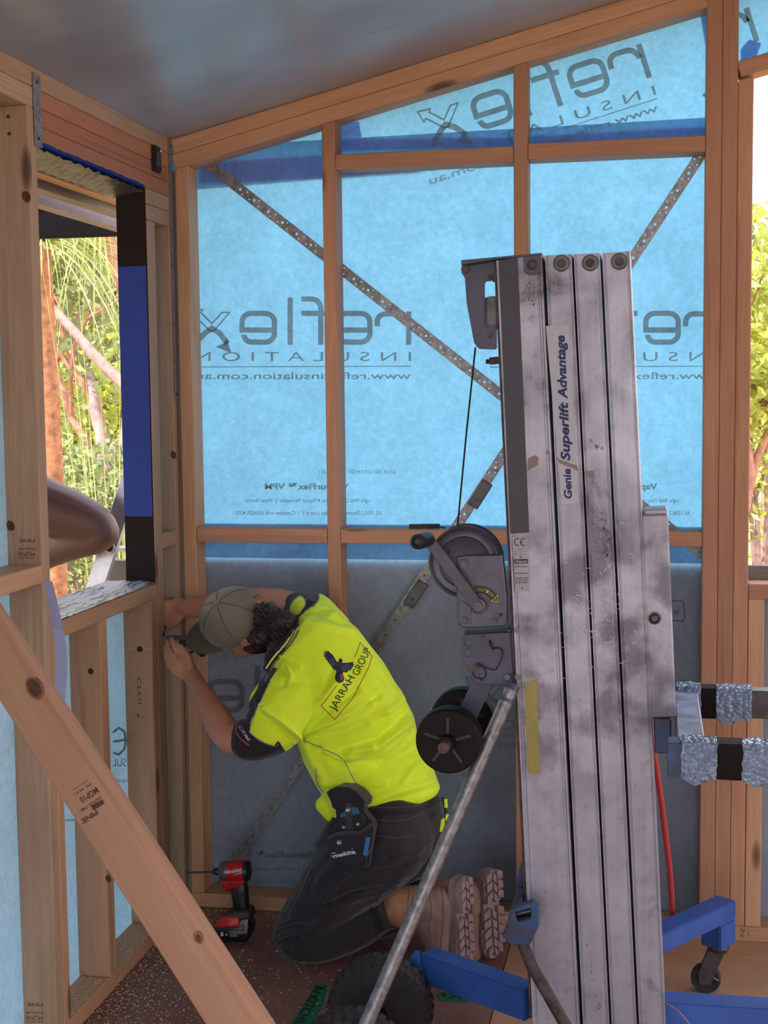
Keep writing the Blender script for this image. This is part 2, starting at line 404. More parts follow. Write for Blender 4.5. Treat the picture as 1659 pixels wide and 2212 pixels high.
def slope_plate(X0, X1, off, mat, name='top_plate'):
    z = lambda X: plateZ(X)-off-PT/2
    p0 = Vector((X0, D+.045, z(X0))); p1 = Vector((X1, D+.045, z(X1)))
    return beam(name, p0, p1, .09, PT*.955, mat, wb, bev=.0025)
slope_plate(XL+.002, XR-.001, 0, PINE); slope_plate(XL+.004, XR-.001, PT, PINE)
# head over the right-hand opening and what is above it
hx0 = studs[4][1]+.002
hb = HZ+.002
beam('header', (hx0, D+.045, hb+.024), (hx0+1.2, D+.045, hb+.024+1.2*SLOPE), .09, .045, PINE_RED, wb, bev=.0025)
aabox('sill_plate', (studs[5][1]+.001, D, SILLR-.045), (studs[5][1]+1.1, D+.09, SILLR), PINE_RED, wb)
aabox('bottom_plate', (XL+.001, D, 0), (XR+1.5, D+.09, .045), PINE, wb, .0025)
aabox('stud', (hx0+1.2, D, 0.046), (hx0+1.245, D+.09, 2.6), PINE_RED, wb)
# noggings
zN = (at(560, 1145).z+at(1300, 1147).z)/2
gaps = [(studs[0][1], studs[1][0]), (studs[1][1], studs[2][0]), (studs[2][1], studs[3][0])]
for i, (a, b_) in enumerate(gaps): aabox('nogging', (a+.001, D, zN-.042), (b_-.001, D+.09, zN+.002), PINE_RED, wb)
for (a, b_), y in ((gaps[1], 330), (gaps[2], 305)):
    xm = (a+b_)/2; z = at(920 if y == 330 else 1330, 325 if y == 330 else 302).z
    aabox('nogging', (a+.001, D, z-.044), (b_-.001, D+.09, z+.001), PINE_RED, wb)
# ---- building wrap: three sheets lapped on the outer face of the studs
def sheet(name, pts, Y, mat, par, thick=.0008):
    bm = bmesh.new(); W = [Vector((p[0], Y, p[1])) for p in pts]
    V, Fc = fill2d([[(w.x, w.z) for w in W]]); vs = [bm.verts.new((x, Y, z)) for x, z in V]
    for f in Fc: bm.faces.new([vs[i] for i in f])
    return from_bm(name, bm, mat, par)
wz = lambda px, py: (at(px, py, 'Y', DW).x, at(px, py, 'Y', DW).z)
xr_end = studs[5][1]
zlap0 = wz(1000, 1134)[1]; zlap1 = wz(1000, 1211)[1]
sheet_lo = sheet('building_wrap', [(XO, -.02), (xr_end, -.02), (xr_end, zlap0), (XO, zlap0)], DW+.003, WRAP_SHADED, wb)
tb0 = wz(781, 297); tb1 = wz(1526, 254); sl = (tb1[1]-tb0[1])/(tb1[0]-tb0[0]); tbz = lambda X: tb0[1]+sl*(X-tb0[0])
cb0 = wz(735, 383); cb1 = wz(1110, 352); sl2 = (cb1[1]-cb0[1])/(cb1[0]-cb0[0]); cbz = lambda X: cb0[1]+sl2*(X-cb0[0])
sheet_mid = sheet('building_wrap', [(XO, zlap1), (xr_end, zlap1), (xr_end, tbz(xr_end)), (XO, tbz(XO))], DW+.001, WRAP, wb)
xt = studs[4][1]+1.3
sheet_top = sheet('building_wrap', [(XO, cbz(XO)), (studs[4][1], cbz(studs[4][1])), (studs[4][1], ceil_z(studs[4][1])), (XO, ceil_z(XO))], DW+.005, WRAP, wb)
hz2 = lambda X: hb+.02+SLOPE*(X-hx0)
sheet_top2 = sheet('building_wrap', [(studs[4][1]-.01, hz2(studs[4][1])), (xt, hz2(xt)), (xt, ceil_z(xt)), (studs[4][1]-.01, ceil_z(studs[4][1]))], DW+.005, WRAP, wb)
sheet('building_wrap', [(x6[1]-.03, 0), (xt, 0), (xt, SILLR-.02), (x6[1]-.03, SILLR-.02)], DW+.003, WRAP_SHADED, wb)
# blue joining tape pieces
for pts in ([(430, 352), (697, 335), (697, 385), (430, 398)], [(735, 262), (775, 262), (781, 297), (735, 300)], [(735, 300), (1112, 296), (1112, 318), (735, 326)],
            [(1146, 294), (1527, 272), (1527, 292), (1146, 318)], [(735, 345), (1000, 345), (900, 372), (735, 384)], [(1517, 205), (1540, 180), (1540, 222)],
            [(1512, 22), (1545, 10), (1545, 150), (1530, 135)], [(1619, 84), (1645, 92), (1625, 150), (1600, 150), (1600, 105)]):
    sheet('joining_tape', [wz(*p) for p in pts], DW+.0065, WRAP_TAPE, wb, .0004)
# ---- printing on the wrap (read from its back, so mirrored)
SW = 11.5
def reflex_word(x, y, s=1.0, rot=0.0):
    """x,y: right end of baseline; mirrored logo word, 1.0 = photo size of the middle sheet"""
    P = []
    def T(p):
        u, v_ = p[0]*s, p[1]*s; c_, s_ = math.cos(rot), math.sin(rot); return (x-u*c_-v_*s_, y+u*s_*1-v_*c_) if rot else (x-u, y-v_)
    def S(pts, w=SW, closed=False): P.append(stroke2d([T(p) for p in pts], w*s, closed))
    def arc(cx, cy, rx, ry, a0, a1, n=7): return [(cx+rx*math.cos(math.radians(a0+(a1-a0)*i/n)), cy+ry*math.sin(math.radians(a0+(a1-a0)*i/n))) for i in range(n+1)]
    def e(ox):
        w, h = 78, 68
        S(arc(ox+w-22, 22, 16, 16, 0, -90)+arc(ox+26, 24, 20, 18, -90, -180)+arc(ox+26, h-18, 20, 18, 180, 90)+arc(ox+w-22, h-18, 20, 18, 90, 0)+[(ox+w-2, h-36), (ox+12, h-36)])
    S([(6, 0), (6, 72)]); S([(12.2, 44)]+arc(36, 42, 23, 25, 160, 90)+arc(56, 49, 18, 18, 90, 0)+[(74, 40)])
    e(84)
    S([(196, 0), (196, 75)]+arc(214, 78, 18, 21, 180, 90)+[(238, 99)]); S([(178, 68), (190, 68)]); S([(202, 68), (238, 68)])
    S([(262, 0), (262, 102)])
    e(290)
    # x made of an outlined tick and a solid arrow
    xo = 393
    S([(xo, 70), (xo+16, 70), (xo+38, 46), (xo+62, 70), (xo+58, 76), (xo+84, 78), (xo+78, 54), (xo+72, 60), (xo+42, 30), (xo+34, 30)], 3.5, True)
    S([(xo+78, 0), (xo+52, 26), (xo+38, 36), (xo+20, 24), (xo+4, 2)], 12)
    P.append(poly2d([T(p) for p in [(xo-4, -18), (xo+6, 16), (xo+12, 4), (xo+30, -4)]]))
    return P
def line_rot(x0, y0, x1, y1, w): return stroke2d([(x0, y0), (x1, y1)], w)
def print_block(dx, dy, k=1.0):
    P = reflex_word(889+dx, 745+dy, k)
    P.append(text2d('INSULATION', 422+dx, 888+dx, 780+dy, 20*k, True, 0.0, space=1.7)); P.append(line_rot(392+dx, 793+dy, 888+dx, 791+dy, 2))
    P.append(text2d('www.reflexinsulation.com.au', 424+dx, 888+dx, 819+dy, 15*k, True, .008))
    P.append(text2d('VapourFlex\u2122 VPM', 572+dx, 754+dx, 1057+dy, 13, True, .03))
    P.append(text2d('Light Wall Duty  |  Class 4 Vapour Permeable  |  Water Barrier', 528+dx, 800+dx, 1085+dy, 8.5, True, .01))
    P.append(text2d('AS 1530.2 Flammability Index Low \u2264 5  |  Complies with AS/NZS 4200.1', 503+dx, 825+dx, 1112+dy, 8.5, True, .01))
    return P
f_mid = lambda x, y: at(x, y, 'Y', DW)
parts = print_block(0, 0)+print_block(666, 0)+[text2d('126 4801-41/2024/07/21/07:30:52', 689, 855, 1023, 8, False, 0)]
print_on('lettering', parts, f_mid, INK, sheet_mid, Vector((0, -.0008, 0)))
f_lo = lambda x, y: at(x, y, 'Y', DW+.002)
print_on('lettering', print_block(-70, 795)+print_block(596, 795), f_lo, INK_LO, sheet_lo, Vector((0, -.0008, 0)))
R_ = -.31
def rotblock():
    x, y = 1409, 166; P = reflex_word(x, y, 1.06, .31)
    # rotate rule and small lines with the word
    def rt(part, ox, oy):
        V, Fc = part; c_, s_ = math.cos(-.31), math.sin(-.31)
        return [(ox+(a-ox)*c_-(b__-oy)*s_, oy+(a-ox)*s_+(b__-oy)*c_) for a, b__ in V], Fc
    P.append(rt(text2d('INSULATION', 905, 1418, 204, 21, True, 0.0, space=1.7), 1418, 204))
    P.append(rt(line_rot(905, 213, 1420, 213, 2), 1420, 213))
    P.append(rt(text2d('www.reflexinsulation.com.au', 905, 1423, 240, 17, True, .01), 1423, 240))
    return P
print_on('lettering', rotblock(), lambda x, y: at(x, y, 'Y', DW+.004), INK, sheet_top, Vector((0, -.0008, 0)))
V_, F_ = merge2d(reflex_word(1641, 88, 1.06, .31)[:2]); print_on('lettering', [(V_, F_)], lambda x, y: at(x, y, 'Y', DW+.004), INK, sheet_top2, Vector((0, -.0008, 0)))
scr = [stroke2d([(1440, 1297), (1476, 1299), (1479, 1335), (1474, 1342), (1440, 1339)], 1.5), stroke2d([(1455, 1318), (1457, 1328), (1461, 1319), (1463, 1327), (1467, 1317)], 1.5)]
print_on('pen_mark', scr, f_lo, PRINT_DK, sheet_lo, Vector((0, -.001, 0)))
print_on('pencil_mark', [stroke2d([(1605, 2003), (1600, 2010), (1604, 2014), (1609, 2009), (1603, 2008)], 1), stroke2d([(1598, 2018), (1606, 2024)], 1), stroke2d([(1606, 2017), (1599, 2024)], 1), stroke2d([(1616, 2012), (1617, 2023)], 1)], lambda x, y: at(x, y, 'Y', D), PRINT_DK, wb, Vector((0, -.001, 0)))
# ---- perforated bracing straps
def strap(name, a, b_, Y, w, par, lift=None):
    """perforated strap from photo point a to b_ in plane Y"""
    A = at(*a, 'Y', Y); B = at(*b_, 'Y', Y); L = (B-A).length; x = (B-A).normalized(); z = Vector((0, 1, 0)).cross(x).normalized()
    bm = bmesh.new(); seg = .115; k = 0; n = int(L/seg)+1
    hol = [(.02, 0, .0042), (.034, .0085, .0026), (.044, -.007, .0026), (.062, .007, .0026), (.077, 0, .0042), (.09, -.0085, .0026), (.1, .0075, .0026)]
    V, Fc = fill2d([[(0, -w/2), (seg, -w/2), (seg, w/2), (0, w/2)]]+[circ(hx, hy, r, 8) for hx, hy, r in hol])
    for i in range(n):
        vs = [bm.verts.new(A+x*(vx+i*seg)+z*vy) for vx, vy in V]
        for f in Fc:
            try: bm.faces.new([vs[j] for j in f])
            except ValueError: pass
    bmesh.ops.remove_doubles(bm, verts=bm.verts, dist=1e-5)
    r = bmesh.ops.solidify(bm, geom=list(bm.faces), thickness=.001)
    return from_bm(name, bm, GALV, par, recalc=True)
strap('brace_strap', (448, 353), (1512, 1192), D+.0875, .032, wb)
st2 = strap('brace_strap', (1520, 325), (510, 1862), D+.084, .032, wb)
for px, py in ((1037, 1068), (898, 1283)):
    c = at(px, py, 'Y', D+.082); dx = (at(1080, 1003, 'Y', D+.082)-at(820, 1410, 'Y', D+.082)).normalized()
    beam('tensioner', c-dx*.045, c+dx*.045, .008, .036, STEEL, st2, up=Vector((0, 1, 0)).cross(dx), bev=.002)
    cyl('tensioner_bolt', c+Vector((0, -.012, 0))-dx*.02, c+Vector((0, 0, 0))-dx*.02, .006, STEEL, st2, n=8)

# ---- left wall
wl_ = empty('wall_left', (XL, 3, 0), kind='structure')
def lbox(name, y0, y1, z0, z1, mat, x0=XO, x1=XL, par=wl_, bev=.0025): return aabox(name, (x0, y0, z0), (x1, y1, z1), mat, par, bev)
s1a, s1b = Yof(74, 700), Yof(91.5, 700)         # near window stud
ja, jb = Yof(331), Yof(347)                      # far jamb stud
ea, eb = Yof(378), Yof(390, 1000)                # end stud at the corner
eb = min(eb, D-.002)
def zl(px, py): return at(px, py, 'X', XL).z
z_sill_t = (zl(127, 1336)+zl(336, 1266))/2; z_sill_b = z_sill_t-.045
z_L3 = (zl(200, 358)+zl(372, 428))/2             # underside of the laminated lintel
zt = Z0
z_L = [zl(369, 335), zl(370, 368), zl(371, 398), z_L3]
print('levels', z_sill_t, z_L, s1a, s1b, ja, jb, ea, eb, zl(60, 226), zl(0, 113), zl(68, 146), XR, zN, ys)
z_s1 = zl(60, 226)
lbox('stud', s1a, s1b, .046, z_s1, PINE_PALE)
lbox('stud', s1b+.001, s1b+.04, .046, z_sill_b, PINE)
ms = (Yof(225, 1700), Yof(241, 1700)); lbox('stud', ms[0], ms[1], .046, z_sill_b, PINE)
jk = (ja, jb)
lbox('stud', ja-.047, ja-.001, .046, z_sill_b, PINE)
lbox('stud', ja, jb, .046, z_L3-2*.046, PINE_PALE)
lbox('stud', ea, eb, .046, zt-PT, PINE_PALE)
lbox('stud', s1a-.62, s1a-.575, .046, z_s1, PINE_PALE); lbox('stud', s1a-1.25, s1a-1.205, .046, z_s1, PINE_PALE)
lbox('sill_plate', s1b+.001, ja-.001, z_sill_b, z_sill_t, PINE)
z_n1 = zl(40, 1240)
lbox('nogging', s1a-.574, s1a-.001, z_n1-.04, z_n1+.005, PINE)
zz = at(365, 1150, 'X', XL).z; lbox('nogging', jb+.001, ea-.001, zz-.045, zz, PINE_PALE)
for k in range(2): lbox('block', ja+.0, ea-.001 if 0 else ea-.001, z_L3-(k+1)*.046+.001, z_L3-k*.046, PINE_PALE)
lbox('top_plate', s1a-2.6, ea-.001 if 0 else D-.002, zt-PT, zt, PINE_PALE)
lbox('top_plate', s1a-2.6, s1b+.002, z_s1, zt-PT-.001, PINE_PALE)
ztop = zt-PT-.001; hh = (ztop-z_L3)/3
for k in range(3): lbox('lintel_board', s1b+.004, ea-.001, ztop-(k+1)*hh+.001, ztop-k*hh, LVL)
lbox('bottom_plate', s1a-2.6, D-.001, 0, .045, PINE)
# wrap on its outer face: around the opening
def lwrap(y0, y1, z0, z1, mt=WRAP):
    me = bpy.data.meshes.new('building_wrap'); me.from_pydata([(XO-.001, y0, z0), (XO-.001, y1, z0), (XO-.001, y1, z1), (XO-.001, y0, z1)], [], [(0, 1, 2, 3)]); return link('building_wrap', me, mt, wl_)
wlw = lwrap(s1b, DW, -.02, z_sill_t, WRAP_SHADED); lwrap(s1a-2.4, s1b, -.02, zt, WRAP_SHADED); lwrap(ja, DW, z_sill_t, zt); lwrap(s1b, ja, z_L3, zt)  # verandah shade on these strips is put in by the shaded wrap copy
# its printing, faint, on the strip under the window
def f_l(x, y): return at(x, y, 'X', XO)
P = []
P.append(stroke2d([(243, 1583), (256, 1572), (268, 1580), (271, 1600), (268, 1618), (256, 1630), (244, 1626)], 5)); P.append(stroke2d([(244, 1602), (270, 1598)], 5))
P.append(text2d('SUL', 243, 272, 1655, 17, True)); P.append(text2d('www.reflex', 244, 275, 1690, 10, True)); P.append(text2d('www.com', 126, 160, 1775, 10, True))
print_on('lettering', P, f_l, INK_LO, wlw, Vector((.0008, 0, 0)))
# head flashing under the lintel, tape and black wrap
z_h = z_L3-.001
random.seed(3)
bm = bmesh.new(); N = 40; rows = []
for i in range(N+1):
    y = s1b+.01+(ja-s1b-.02)*i/N; row = []
    for j in range(5):
        x = XL-.002-j*.024; row.append(bm.verts.new((x, y, z_h-.004-.006*abs(math.sin(i*.9+j))-.004*random.random()-(.004*j))))
    rows.append(row)
for i in range(N):
    for j in range(4): bm.faces.new((rows[i][j], rows[i+1][j], rows[i+1][j+1], rows[i][j+1]))
FOIL = plain('crumpled_wrap_back', srgb(92, 82, 84), .35, 0, .3, 20); from_bm('head_flashing', bm, FOIL, wl_, .5)
bm = bmesh.new(); rows = []
for i in range(N+1):
    y = s1b+.03+(ja-s1b-.05)*i/N; w = .005+.003*random.random()
    rows.append([bm.verts.new((XL+.0015, y, z_L3+w)), bm.verts.new((XL+.0025, y, z_L3-.002)), bm.verts.new((XL-.02, y, z_L3-.006-.003*math.sin(i*1.3)))])
for i in range(N):
    for j in range(2): bm.faces.new((rows[i][j], rows[i+1][j], rows[i+1][j+1], rows[i][j+1]))
from_bm('head_tape', bm, BLUE_TAPE, wl_, .5)
# far jamb wrap: black, blue, black
zb1 = at(300, 575, 'Y', ja).z; zb2 = at(300, 1115, 'Y', ja).z
aabox('jamb_wrap', (XO-.004, ja-.003, z_sill_t+.002), (XL-.003, ja-.0012, z_L3-.002), BLACK_TAPE, wl_, 0)
aabox('jamb_tape', (XO-.003, ja-.0045, zb2), (XL-.005, ja-.0032, zb1), BLUE_TAPE, wl_, 0)
P = [text2d('|||', 268, 274, 700, 20), text2d('reflex', 268, 273, 830, 8), text2d('|||', 270, 275, 860, 14)]
print_on('lettering', P, lambda x, y: at(x, y, 'Y', ja-.005), PRINT_DK, wl_)
# sill wrap: crumpled pale sheet with dark print bands
m, nt, b, o = mat_new('sill_wrap'); v = coords(nt, (14, 1.2, 1), rnd=False); n = tex(nt, 'ShaderNodeTexNoise', 3, v, Detail=4.0, Distortion=1.5)
c = ramp(nt, n.outputs[0], [(.40, srgb(40, 38, 60)), (.47, srgb(210, 208, 228)), (.6, srgb(222, 222, 238)), (.66, srgb(70, 90, 150)), (.7, srgb(215, 215, 230))])
nt.links.new(c, b.inputs['Base Color']); b.inputs['Roughness'].default_value = .35
bm = bmesh.new(); rows = []
for i in range(61):
    y = s1b+.002+(ja-s1b-.004)*i/60
    rows.append([bm.verts.new((XL+.004-.026*j, y, z_sill_t+.003+.004*abs(math.sin(i*.55+j*1.7))*(j > 0)+.003*random.random())) for j in range(7)])
for i in range(60):
    for j in range(6): bm.faces.new((rows[i][j], rows[i+1][j], rows[i+1][j+1], rows[i][j+1]))
from_bm('sill_wrap', bm, m, wl_, .6)
# steel straps over the plates
def vstrap(y0, y1, z0, z1, label):
    r = empty('tie_down_strap', (XL, (y0+y1)/2, z0), label, 'strap')
    aabox('strap', (XL+.0015, y0, z0), (XL+.003, y1, z1), GALV2, r, 0)
    bm = bmesh.new()
    for k in range(int((z1-z0-.04)/.035)):
        q = Vector((XL+.0025, (y0+y1)/2+(.004 if k % 2 else -.004), z0+.03+k*.035)); cyl_into(bm, q, q+Vector((.0008, 0, 0)), .0028, n=8)
    tag(from_bm('nail_holes', bm, BLACKM, r), kind='stuff')
    for zq in (z0+.02, z1-.02): cyl('screw', (XL+.003, (y0+y1)/2, zq), (XL+.006, (y0+y1)/2, zq), .004, STEEL, r, n=8)
vstrap(Yof(71, 240), Yof(87, 240), zl(78, 316), zl(78, 160), 'short galvanised strap with nail holes over the lintel end beside the near window stud')
vstrap(ea+.004, eb-.002, zl(381, 866), zl(373, 306), 'long narrow galvanised strap down the stud in the wall corner')
# ================================================================ MATERIAL LIFT
def alu(name, base, dark, rough=.38):
    m, nt, b, o = mat_new(name)
    v = coords(nt, (1, 1, 1), rnd=False); v2 = coords(nt, (120, 120, 2.0), rnd=False)
    n1 = tex(nt, 'ShaderNodeTexNoise', 6.5, v, Detail=6.0, Roughness=.62, Distortion=.6); n2 = tex(nt, 'ShaderNodeTexNoise', 1, v2, Detail=3.0); n3 = tex(nt, 'ShaderNodeTexNoise', 45, v, Detail=5.0, Roughness=.7)
    c = ramp(nt, n1.outputs[0], [(.40, base), (.60, tuple(.8*a for a in base[:3])+(1,)), (.72, dark)])
    c = mix(nt, ramp(nt, n3.outputs[0], [(.55, (0, 0, 0, 1)), (.75, (.5, .5, .5, 1))]), c, dark)
    c = mix(nt, ramp(nt, n2.outputs[0], [(.4, (0, 0, 0, 1)), (.7, (.3, .3, .3, 1))]), c, tuple(min(1, 1.2*a) for a in base[:3])+(1,))
    # fine scratches
    vs = coords(nt, (9, 9, 30), rnd=False); vo = tex(nt, 'ShaderNodeTexVoronoi', 3, vs, feature='DISTANCE_TO_EDGE')
    msk = mix(nt, 1.0, ramp(nt, vo.outputs['Distance'], [(.0, (1, 1, 1, 1)), (.012, (0, 0, 0, 1))]), ramp(nt, n1.outputs[0], [(.6, (0, 0, 0, 1)), (.7, (.6, .6, .6, 1))]), 'MULTIPLY')
    c = mix(nt, msk, c, srgb(235, 228, 232))
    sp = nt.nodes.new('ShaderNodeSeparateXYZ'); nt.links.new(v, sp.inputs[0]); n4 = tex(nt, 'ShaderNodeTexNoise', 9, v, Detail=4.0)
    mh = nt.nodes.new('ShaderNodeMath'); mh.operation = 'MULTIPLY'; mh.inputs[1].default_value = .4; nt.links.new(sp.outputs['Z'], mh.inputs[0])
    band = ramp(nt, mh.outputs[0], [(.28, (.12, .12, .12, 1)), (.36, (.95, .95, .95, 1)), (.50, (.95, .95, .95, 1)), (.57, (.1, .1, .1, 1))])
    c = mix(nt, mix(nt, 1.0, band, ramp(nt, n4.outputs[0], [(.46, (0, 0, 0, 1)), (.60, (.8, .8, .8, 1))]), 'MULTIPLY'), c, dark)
    nt.links.new(c, b.inputs['Base Color']); b.inputs['Metallic'].default_value = .45
    nt.links.new(ramp(nt, n1.outputs[0], [(.3, (rough,)*3+(1,)), (.7, (rough+.2,)*3+(1,))]), b.inputs['Roughness'])
    bump(nt, b, n2.outputs[0], .12, .0006); return m
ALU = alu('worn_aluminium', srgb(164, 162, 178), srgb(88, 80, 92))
BLUE = plain('chipped_blue_paint', srgb(52, 92, 170), .42, .1, .12, 14, .1)
SPK = plain('spoke_edge', srgb(36, 28, 30), .5, 0, .1)
BLUE_DK = plain('dirty_blue_paint', srgb(44, 78, 128), .5, .1, .25, 22, dark=srgb(58, 44, 44))
GREY_PT = plain('grey_painted_steel', srgb(82, 82, 102), .5, .25, .18, 16)
STICK = plain('silver_label', srgb(160, 154, 164), .5, .1, .06, 20)
NAVY_INK = plain('navy_ink', srgb(26, 30, 92), .6, 0, .05)
YM = 3.0
lift = empty('material_lift', at(1250, 2330, 'Y', YM), 'worn aluminium mast material lift standing on a blue wheeled base', 'lift')
def P31(x, y): return at(x, y, 'Y', YM)
# ---- mast sections (the bottom continues to the base just above the floor)
def mast_section(name, x0, x1, yt0, yt1, xb0, xb1, Y, dep, mat=ALU):
    """section outline x0..x1 at the top, xb0..xb1 at photo height 2196, lengthened to the base"""
    k = (2300-2196)/(2196-(yt0+yt1)/2); 
    A = P31(x0, yt0); B = P31(x1, yt1); c0 = P31(xb0+(xb0-x0)*k, 2300); c1 = P31(xb1+(xb1-x1)*k, 2300)
    w = (B-A).length; bm = bmesh.new()
    # C-shaped extrusion: face with two shallow ribs near the edges
    prof = [(0, .004), (.012, 0), (.055, 0), (.075, .0022), (.11, .0022), (.125, 0), (.875, 0), (.89, .0022), (.925, .0022), (.945, 0), (.988, 0), (1, .004), (1, dep), (0, dep)]
    rings = []
    for (L, R__) in ((A, B), (c0, c1)):
        rings.append([bm.verts.new(L.lerp(R__, u)+Vector((0, d-(YM-Y), 0))) for u, d in prof])
    n = len(prof)
    for i in range(n): bm.faces.new((rings[0][i], rings[0][(i+1) % n], rings[1][(i+1) % n], rings[1][i]))
    bm.faces.new(rings[0][::-1]); bm.faces.new(rings[1])
    return from_bm(name, bm, mat, lift)
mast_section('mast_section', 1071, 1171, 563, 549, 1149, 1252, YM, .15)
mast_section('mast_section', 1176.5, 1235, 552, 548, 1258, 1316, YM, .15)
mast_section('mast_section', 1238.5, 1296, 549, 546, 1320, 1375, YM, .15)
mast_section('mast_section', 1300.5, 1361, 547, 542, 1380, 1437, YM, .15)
# dark channel insert, raised rail of the base mast
def quad_slab(name, pts, Y, dep, mat, par=lift, bev=.001): return pplate(name, [pts], Y, dep, mat, par, bev)
quad_slab('channel_cover', [(1077, 562), (1118, 557), (1143, 1150), (1102, 1153)], YM-.002, .003, plain('dark_channel', srgb(58, 54, 66), .5, .2, .05), lift, 0)
quad_slab('paint_patch', [(1133, 1475), (1160, 1468), (1166, 1672), (1140, 1668)], YM-.0018, .001, plain('yellow_overspray', srgb(158, 146, 84), .6, .1, .12, 20), lift, 0)
quad_slab('mast_flange', [(1067, 565), (1071, 565), (1149, 2196), (1144, 2196)], YM+.01, .13, RUSTY, lift, .001)
# end caps and bolts
for cx_, cy_ in ((1213, 569), (1275, 568), (1338, 565)):
    c = P31(cx_, cy_); r = 17.5*mpp(YM)
    lathe('roller_washer', [(0, r), (.004, r), (.0055, r*.9), (.0055, r*.5), (.0075, r*.45), (.0075, r*.32)], c+Vector((0, .0005, 0)), (0, -1, 0), STEEL, lift, 28)
    bm = bmesh.new(); cyl_into(bm, c+Vector((0, -.005, 0)), c+Vector((0, -.014, 0)), .0085, n=6); cyl_into(bm, c+Vector((0, -.013, 0)), c+Vector((0, -.018, 0)), .0045, n=12); from_bm('bolt', bm, RUSTY, lift, .5)
pplate('corner_plate', [[(1131, 551), (1168, 548), (1168, 586), (1162, 593), (1140, 594), (1132, 586)]], YM-.004, .004, GREY_PT, lift, .001)
lathe('roller_washer', [(0, .011), (.006, .011), (.007, .008), (.013, .007), (.013, .003)], P31(1150, 573)+Vector((0, -.004, 0)), (0, -1, 0), RUSTY, lift, 20)
pplate('top_plate', [[(996, 562), (1170, 546), (1171, 551), (1072, 560), (1000, 572), (996, 570)]], YM-.006, .16, GREY_PT, lift, .001)
# pulley bracket with its window and sheave
hole = [(1047, 612), (1050, 608), (1069, 606), (1072, 700), (1055, 707), (1047, 700)]
for dy in (0, .07):
    pplate('pulley_bracket', [[(997, 571), (1062, 563), (1072, 562), (1073, 752), (1069, 755), (1036, 754), (1030, 749), (1024, 740), (1008, 655), (1004, 600), (997, 590)], hole], YM+.03+dy, .005, GREY_PT, lift, .0008)
c = at(1066, 676, 'Y', YM+.068); lathe('pulley', [(-.02, .036), (-.012, .036), (-.004, .030), (.004, .030), (.012, .036), (.02, .036)], c, (0, -1, 0), STEEL, lift, 36)
for px, py, r in ((1005, 582, .009), (1057, 724, .006), (1060, 598, .006)):
    c = at(px, py, 'Y', YM+.03); cyl('bolt', c+Vector((0, -.006, 0)), c+Vector((0, .08, 0)), r, RUSTY, lift, n=10)
c = P31(1060, 779)+Vector((0, .05, 0)); cyl('bolt', P31(1052, 779)+Vector((0, .05, 0)), P31(1072, 777)+Vector((0, .05, 0)), .008, RUSTY, lift, n=8); cyl('bolt', P31(1044, 780)+Vector((0, .05, 0)), P31(1052, 780)+Vector((0, .05, 0)), .005, BLACKM, lift, n=8)
tube('cable', [at(1027, 750, 'Y', YM+.06), at(1007, 940, 'Y', YM+.06), at(988, 1140, 'Y', YM+.06)], .0022, BLACKM, lift, 6)
# ---- winch
c = at(1008, 1211, 'Y', YM+.03); r = 80*mpp(YM)
DR = plain('winch_steel', srgb(86, 86, 100), .42, .6, .2, 20)
lathe('winch_drum', [(-.03, r), (-.028, r), (-.026, r*.97), (-.026, r*.6), (.02, r*.6), (.02, r*.97), (.022, r), (.03, r), (.032, r*.985), (.030, r*.93), (.032, r*.90), (.030, r*.86), (.0305, r*.72), (.033, r*.70), (.031, r*.66)], c, (0, -1, 0), DR, lift, 64)
gb = [(985, 1203), (1005, 1200), (1085, 1198), (1094, 1290), (1094, 1345), (1090, 1353), (1003, 1357), (994, 1351), (988, 1345), (986, 1300)]
pplate('winch_gearbox', [gb], YM-.012, .03, DR, lift, .003)
pplate('winch_cover', [[(990, 1208), (1012, 1206), (1014, 1238), (1022, 1262), (1022, 1275), (998, 1280), (990, 1240)]], YM-.014, .003, DR, lift, .001)
pplate('winch_cover', [[(990, 1300), (1000, 1298), (1018, 1312), (1018, 1345), (1004, 1348), (992, 1344)]], YM-.014, .003, DR, lift, .001)
for px, py, r_ in ((1003, 1220, .010), (1004, 1337, .007), (1069, 1341, .007), (1082, 1328, .004), (969, 1193, .003)):
    c = at(px, py, 'Y', YM-.014); bm = bmesh.new(); cyl_into(bm, c+Vector((0, .003, 0)), c+Vector((0, -.006, 0)), r_, n=6); cyl_into(bm, c+Vector((0, -.004, 0)), c+Vector((0, -.009, 0)), r_*.5, n=10); from_bm('bolt', bm, DR if r_ > .0045 else BLACKM, lift, .5)
hub = at(1034, 1308, 'Y', YM-.02); tip = at(925, 1164, 'Y', YM-.045)
lathe('crank_hub', [(-.004, .017), (.012, .017), (.013, .011), (.02, .011), (.02, .006)], hub, (0, -1, 0), STEEL, lift, 24)
beam('crank_arm', hub+Vector((0, -.012, 0)), tip, .005, .026, DR, lift, up=Vector((0, 1, 0)).cross(tip-hub), bev=.001)
k0 = at(938, 1150, 'Y', YM-.02); k1 = at(912, 1157, 'Y', YM-.16)
lathe('crank_handle', [(0, .011), (.01, .016), (.05, .0175), (.10, .0165), (.125, .0165), (.132, .013), (.134, .008), (.128, .006)], tip+Vector((0, .004, 0)), k1-k0, BLACK_PL, lift, 24)
tool = empty('utility_knife', at(915, 1137, 'Y', D+.01), 'small black folding knife lying on the middle rail above the winch', 'knife')
beam('knife_handle', Vector((at(880, 1140).x, D+.03, zN+.010)), Vector((at(945, 1139).x, D+.05, zN+.010)), .018, .012, BLACK_PL, tool)
beam('blade', Vector((at(925, 1138).x, D+.03, zN+.016)), Vector((at(960, 1142).x, D+.03, zN+.005)), .010, .004, STEEL, tool)
